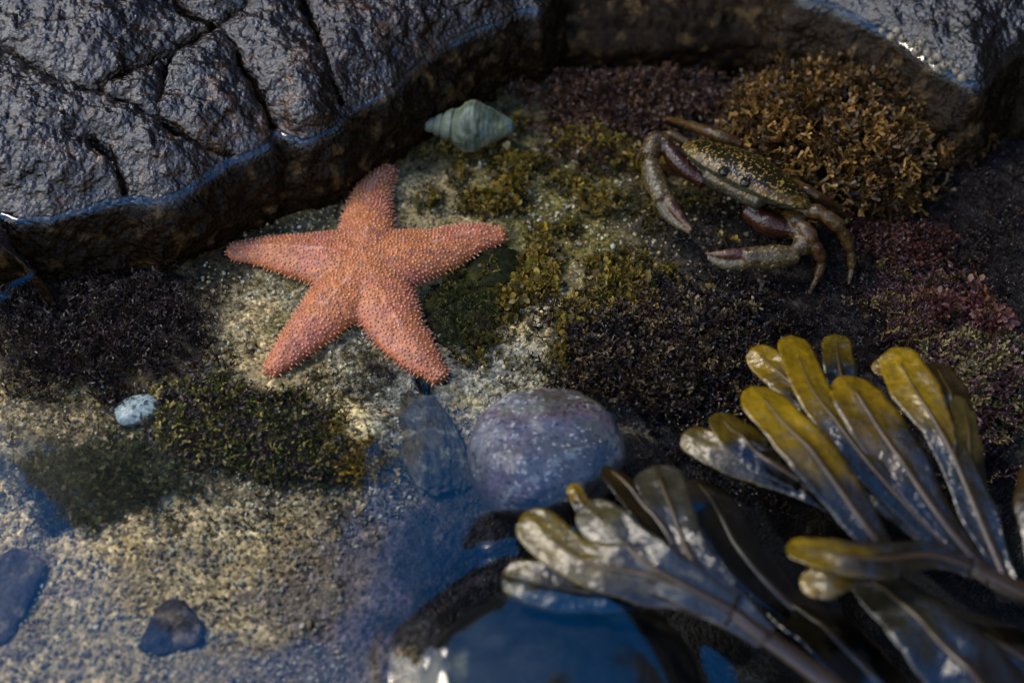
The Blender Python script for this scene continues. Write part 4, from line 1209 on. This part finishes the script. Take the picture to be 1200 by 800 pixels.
wrack('large bright olive-yellow wrack with many blades fanning out from one stalk', (1230, 710, 0.4), [
    ([(1060, 672, .70), (1020, 625, .74), (985, 575, .78), (950, 530, .80), (915, 492, .79), (880, 452, .74)], [10, 16, 24, 27, 26, 22], ((70, 62, 44), (150, 124, 26)), dict(roll=-.1)),
    ([(1150, 675, .60), (1080, 610, .64), (1020, 545, .68), (977, 492, .69), (950, 452, .68), (926, 392, .62)], [8, 14, 20, 21, 20, 17], OLV, {}),
    ([(985, 500, .64), (952, 470, .65), (915, 438, .63), (880, 407, .58)], [14, 20, 18, 15], OLV, dict(roll=.15)),
    ([(1010, 500, .56), (990, 455, .57), (982, 420, .57), (980, 391, .54)], [10, 16, 16, 13], DKO, {}),
    ([(1165, 680, .64), (1105, 610, .67), (1060, 545, .70), (1028, 498, .72), (1004, 464, .71), (984, 440, .67)], [8, 14, 26, 30, 27, 19], ((58, 48, 24), (128, 104, 20)), dict(roll=-.15)),
    ([(1185, 690, .64), (1150, 610, .67), (1120, 540, .69), (1098, 498, .70), (1072, 455, .69), (1045, 407, .64)], [8, 18, 17, 16, 25, 22], ((74, 70, 58), (140, 116, 22)), {}),
    ([(1128, 520, .62), (1118, 485, .63), (1110, 455, .62), (1094, 424, .58)], [10, 18, 20, 14], BRN, {}),
    ([(1150, 630, .62), (1138, 560, .66), (1135, 515, .68), (1126, 462, .62)], [10, 18, 17, 12], SIL, dict(roll=-.5)),
    ([(1030, 618, .60), (960, 578, .63), (925, 556, .64), (880, 540, .64), (838, 525, .62), (799, 508, .58)], [8, 14, 20, 21, 20, 15], DKO, dict(roll=.1)),
    ([(940, 562, .66), (895, 536, .67), (866, 510, .66), (838, 484, .61)], [12, 20, 20, 15], DKO, {}),
    ([(1140, 672, .56), (1075, 612, .58), (1030, 575, .60), (990, 548, .60)], [8, 16, 18, 12], SIL, dict(roll=.3)),
    ([(1045, 440, .55), (1040, 425, .55), (1026, 438, .53)], [8, 10, 9], OLV, {}),
], ([(1290, 740, .35), (1220, 704, .56), (1175, 685, .62), (1130, 660, .62)], [18, 15, 13, 9]), 2100)

wrack('short forked wrack blade with two blunt yellow lobes, lying over the larger blades', (1230, 705, 0.5), [
    ([(1140, 664, .80), (1090, 650, .83), (1040, 655, .85), (1000, 654, .86), (960, 646, .85), (921, 640, .82)], [8, 13, 19, 18, 18, 16], ((64, 54, 34), (126, 106, 26)), dict(roll=.05)),
    ([(1040, 660, .82), (1002, 668, .83), (968, 680, .83), (937, 681, .80)], [10, 16, 18, 15], ((80, 68, 28), (130, 108, 26)), dict(roll=-.1)),
], ([(1290, 730, .55), (1200, 692, .72), (1140, 664, .79)], [15, 12, 8]), 2200)

wrack('broad silvery-blue wrack blade with a thin reddish rib, nearest the camera', (1180, 840, 0.4), [
    ([(1190, 850, .62), (1140, 792, .68), (1108, 757, .70), (1075, 724, .69), (1030, 688, .64), (990, 668, .58)], [42, 42, 40, 36, 26, 14], ((60, 60, 60), (50, 48, 42)), dict(roll=.0, curl=.08)),
], None, 2300)
wrack('narrow dark wrack blade standing at the very edge beside the fan of blades', (1215, 690, 0.4), [
    ([(1230, 720, .60), (1216, 650, .64), (1206, 590, .66), (1210, 540, .62)], [10, 14, 15, 10], BRN, dict(roll=.4)),
], None, 2400)
wrack('blackish wrack blade half sunk in the dark water between the two big wracks', (930, 720, 0.3), [
    ([(960, 740, .50), (905, 690, .53), (862, 640, .54), (835, 590, .52), (812, 560, .47)], [14, 26, 30, 26, 16], BLK, dict(roll=-.3)),
], None, 2500)
wrack('blackish wrack blade sunk beneath the broad silvery-blue blade', (1230, 800, 0.3), [
    ([(1260, 830, .48), (1195, 770, .52), (1130, 735, .53), (1080, 700, .49)], [24, 32, 30, 18], BLK, dict(roll=-.35)),
], None, 2600)
wrack('dark drooping wrack blade in the water below the forked yellow blade', (1010, 780, 0.3), [
    ([(1050, 830, .46), (1000, 770, .51), (940, 720, .52), (890, 690, .48)], [24, 34, 32, 18], BLK, dict(roll=-.3)),
], None, 2700)

# ------------------------------------------------------------------ water
mw = bpy.data.materials.new('pool_water'); mw.use_nodes = True
nt = mw.node_tree; N = nt.nodes; L = nt.links; N.remove(N['Principled BSDF'])
tr_ = N.new('ShaderNodeBsdfTransparent'); tr_.inputs['Color'].default_value = (0.93, 0.97, 0.97, 1)
gl = N.new('ShaderNodeBsdfGlossy'); gl.inputs['Roughness'].default_value = 0.08
fr_n = N.new('ShaderNodeFresnel'); fr_n.inputs['IOR'].default_value = 1.46
mx = N.new('ShaderNodeMixShader')
L.new(fr_n.outputs[0], mx.inputs['Fac']); L.new(tr_.outputs[0], mx.inputs[1]); L.new(gl.outputs[0], mx.inputs[2]); L.new(mx.outputs[0], N['Material Output'].inputs['Surface'])
mc = bpy.data.materials.new('clear_water'); mc.use_nodes = True
N = mc.node_tree.nodes; N.remove(N['Principled BSDF'])
t2 = N.new('ShaderNodeBsdfTransparent'); t2.inputs['Color'].default_value = (0.93, 0.97, 0.97, 1)
mc.node_tree.links.new(t2.outputs[0], N['Material Output'].inputs['Surface'])

res = 0.0135
ax = np.arange(-4.3, 4.3, res); ay = np.arange(-3.0, 4.4, res)
gx_, gy_ = np.meshgrid(ax, ay); x, y = gx_.ravel(), gy_.ravel()
dA = poly_sd(x + .05 * fbm(x * 3, y * 3, 0 * x, 3, 5), y + .05 * fbm(x * 3, y * 3, 0 * x + 9, 3, 8), polyA)
dB = poly_sd(x + .05 * fbm(x * 3, y * 3, 0 * x, 3, 15), y + .05 * fbm(x * 3, y * 3, 0 * x + 9, 3, 18), polyB)
dT = poly_sd(x + .03 * fbm(x * 3, y * 3, 0 * x, 3, 35), y + .03 * fbm(x * 3, y * 3, 0 * x + 9, 3, 38), XY(TIP, WL))
dr = np.maximum(np.maximum(dA, dB), dT)
u, w = proj(x, y, 0 * x + WL)
rr = np.sqrt(((u - 640) / 165) ** 2 + ((w - 800) / 128) ** 2) + 0.07 * fbm(u * .012, w * .012, 0 * u, 2, 77)
z = WL + 0.03 * np.exp(np.minimum(dr, 0) / 0.032)
z = z + 0.11 * (1 - sstep(0.68, 1.16, rr)) - 0.014 * np.exp(-((rr - 1.16) / 0.10) ** 2) + (0.014 * fbm(x * 2.0, y * 3.0, 0 * x, 2, 105)) * (1 - sstep(0.9, 1.5, rr))
for pth, a, sg in (([(492, 790), (500, 755), (515, 728), (545, 700), (588, 682)], .010, 8), ([(522, 770), (535, 738), (560, 712)], .006, 7), ([(688, 700), (725, 728), (760, 765), (785, 810)], .018, 7)):
    z = z + a * np.exp(-(seg_dist(u + 5 * fbm(u * .02, w * .02, 0 * u, 2, 111), w, pth) / sg) ** 2)
# the film climbs to the wrack that floats in it
for pth, a in (([(615, 690), (690, 712), (740, 716)], .03), ([(590, 640), (640, 640), (720, 600), (800, 570)], .03)):
    z = z + a * np.exp(-(seg_dist(u, w, pth) / 26) ** 2)
z = z + 0.004 * fbm(x * 2.2, y * 2.2, 0 * x, 2, 91) + 0.0012 * fbm(x * 7, y * 7, 0 * x, 2, 95)
bound = np.interp(u, [-200, 0, 250, 420, 560, 640, 740, 800, 1000, 1400], [470, 470, 475, 470, 455, 452, 470, 560, 590, 590])
wl_ = -(0.042 + 0.03 * fbm(x * 2.5, y * 2.5, 0 * x, 2, 99))
glossy = ((w > bound) | (dr > wl_)) & (dr < 0.03)
v = np.stack([x, y, z], 1)
fall = grid_faces(len(ay), len(ax))
fg_ = fall[glossy[fall].all(1)]
fc_ = fall[(~glossy[fall].all(1)) & (dr[fall] < 0.03).all(1)]
vg, fg_ = compact(v, fg_)
o = obj('water', make_mesh('water', vg, fg_), mw, loc=(0, 0, WL)); tag(o, 'water surface reflecting blue sky', 'water', kind='structure')
vc, fc_ = compact(v, fc_)
o = obj('clear_water', make_mesh('clear_water', vc, fc_), mc, loc=(0, 0, WL)); tag(o, 'clear still water over the pool', 'water', kind='structure')

# ------------------------------------------------------------------ light, sky, camera
SUN_EL, SUN_AZ = math.radians(56), math.radians(-62)      # azimuth from +Y towards +X
wd_ = bpy.data.worlds.new('World'); scene.world = wd_; wd_.use_nodes = True
nt = wd_.node_tree; N = nt.nodes; L = nt.links
sky = N.new('ShaderNodeTexSky'); sky.sky_type = 'NISHITA'; sky.sun_disc = False
sky.sun_elevation = SUN_EL; sky.sun_rotation = SUN_AZ; sky.dust_density = 0.1; sky.ozone_density = 3.5; sky.air_density = 1.0
bg = N['Background']; bg.inputs['Strength'].default_value = 0.15
def hsv(sat, val):
    h = N.new('ShaderNodeHueSaturation'); h.inputs['Saturation'].default_value = sat; h.inputs['Value'].default_value = val
    L.new(sky.outputs['Color'], h.inputs['Color']); return h.outputs['Color']
tcw = N.new('ShaderNodeTexCoord'); sxyz = N.new('ShaderNodeSeparateXYZ'); L.new(tcw.outputs['Generated'], sxyz.inputs[0])
nz_ = N.new('ShaderNodeTexNoise'); nz_.inputs['Scale'].default_value = 2.2; nz_.inputs['Detail'].default_value = 5; L.new(tcw.outputs['Generated'], nz_.inputs['Vector'])
ad = N.new('ShaderNodeMath'); ad.operation = 'MULTIPLY_ADD'; ad.inputs[1].default_value = 0.45
L.new(nz_.outputs['Fac'], ad.inputs[0]); L.new(sxyz.outputs['Z'], ad.inputs[2])
mr = N.new('ShaderNodeMapRange'); mr.interpolation_type = 'SMOOTHSTEP'; mr.inputs['From Min'].default_value = 0.82; mr.inputs['From Max'].default_value = 1.08
L.new(ad.outputs[0], mr.inputs['Value'])
mxs = N.new('ShaderNodeMix'); mxs.data_type = 'RGBA'
L.new(mr.outputs['Result'], mxs.inputs['Factor']); L.new(hsv(0.12, 1.55), mxs.inputs['A']); L.new(hsv(1.65, 0.85), mxs.inputs['B'])
L.new(mxs.outputs['Result'], bg.inputs['Color'])
sl = bpy.data.lights.new('sun', 'SUN'); sl.energy = 0.66; sl.angle = math.radians(15); sl.color = (1.0, 0.88, 0.70)
so = bpy.data.objects.new('sun', sl); COL.objects.link(so)
dirv = Vector((math.sin(SUN_AZ) * math.cos(SUN_EL), math.cos(SUN_AZ) * math.cos(SUN_EL), math.sin(SUN_EL)))
so.rotation_euler = dirv.to_track_quat('Z', 'Y').to_euler(); so.location = (-10, 6, 20)

cam = bpy.data.cameras.new('camera'); co_ = bpy.data.objects.new('camera', cam); COL.objects.link(co_)
cam.lens = 50; cam.sensor_width = 36; cam.clip_start = 0.05; cam.clip_end = 2000
co_.location = CAM.tolist(); co_.rotation_euler = (PI / 2 - PITCH, 0, 0)
cam.dof.use_dof = True
cam.dof.focus_distance = float(np.dot(P(430, 385, 0.08) - CAM, FW)); cam.dof.aperture_fstop = 0.38
scene.camera = co_
vs_ = scene.view_settings
vs_.view_transform = 'Standard'; vs_.look = 'None'; vs_.gamma = 1.0; vs_.use_curve_mapping = False
vs_.exposure = 2.15
scene.cycles.use_denoising = True
scene.cycles.max_bounces = 6; scene.cycles.transparent_max_bounces = 12
scene.cycles.sample_clamp_indirect = 4.0
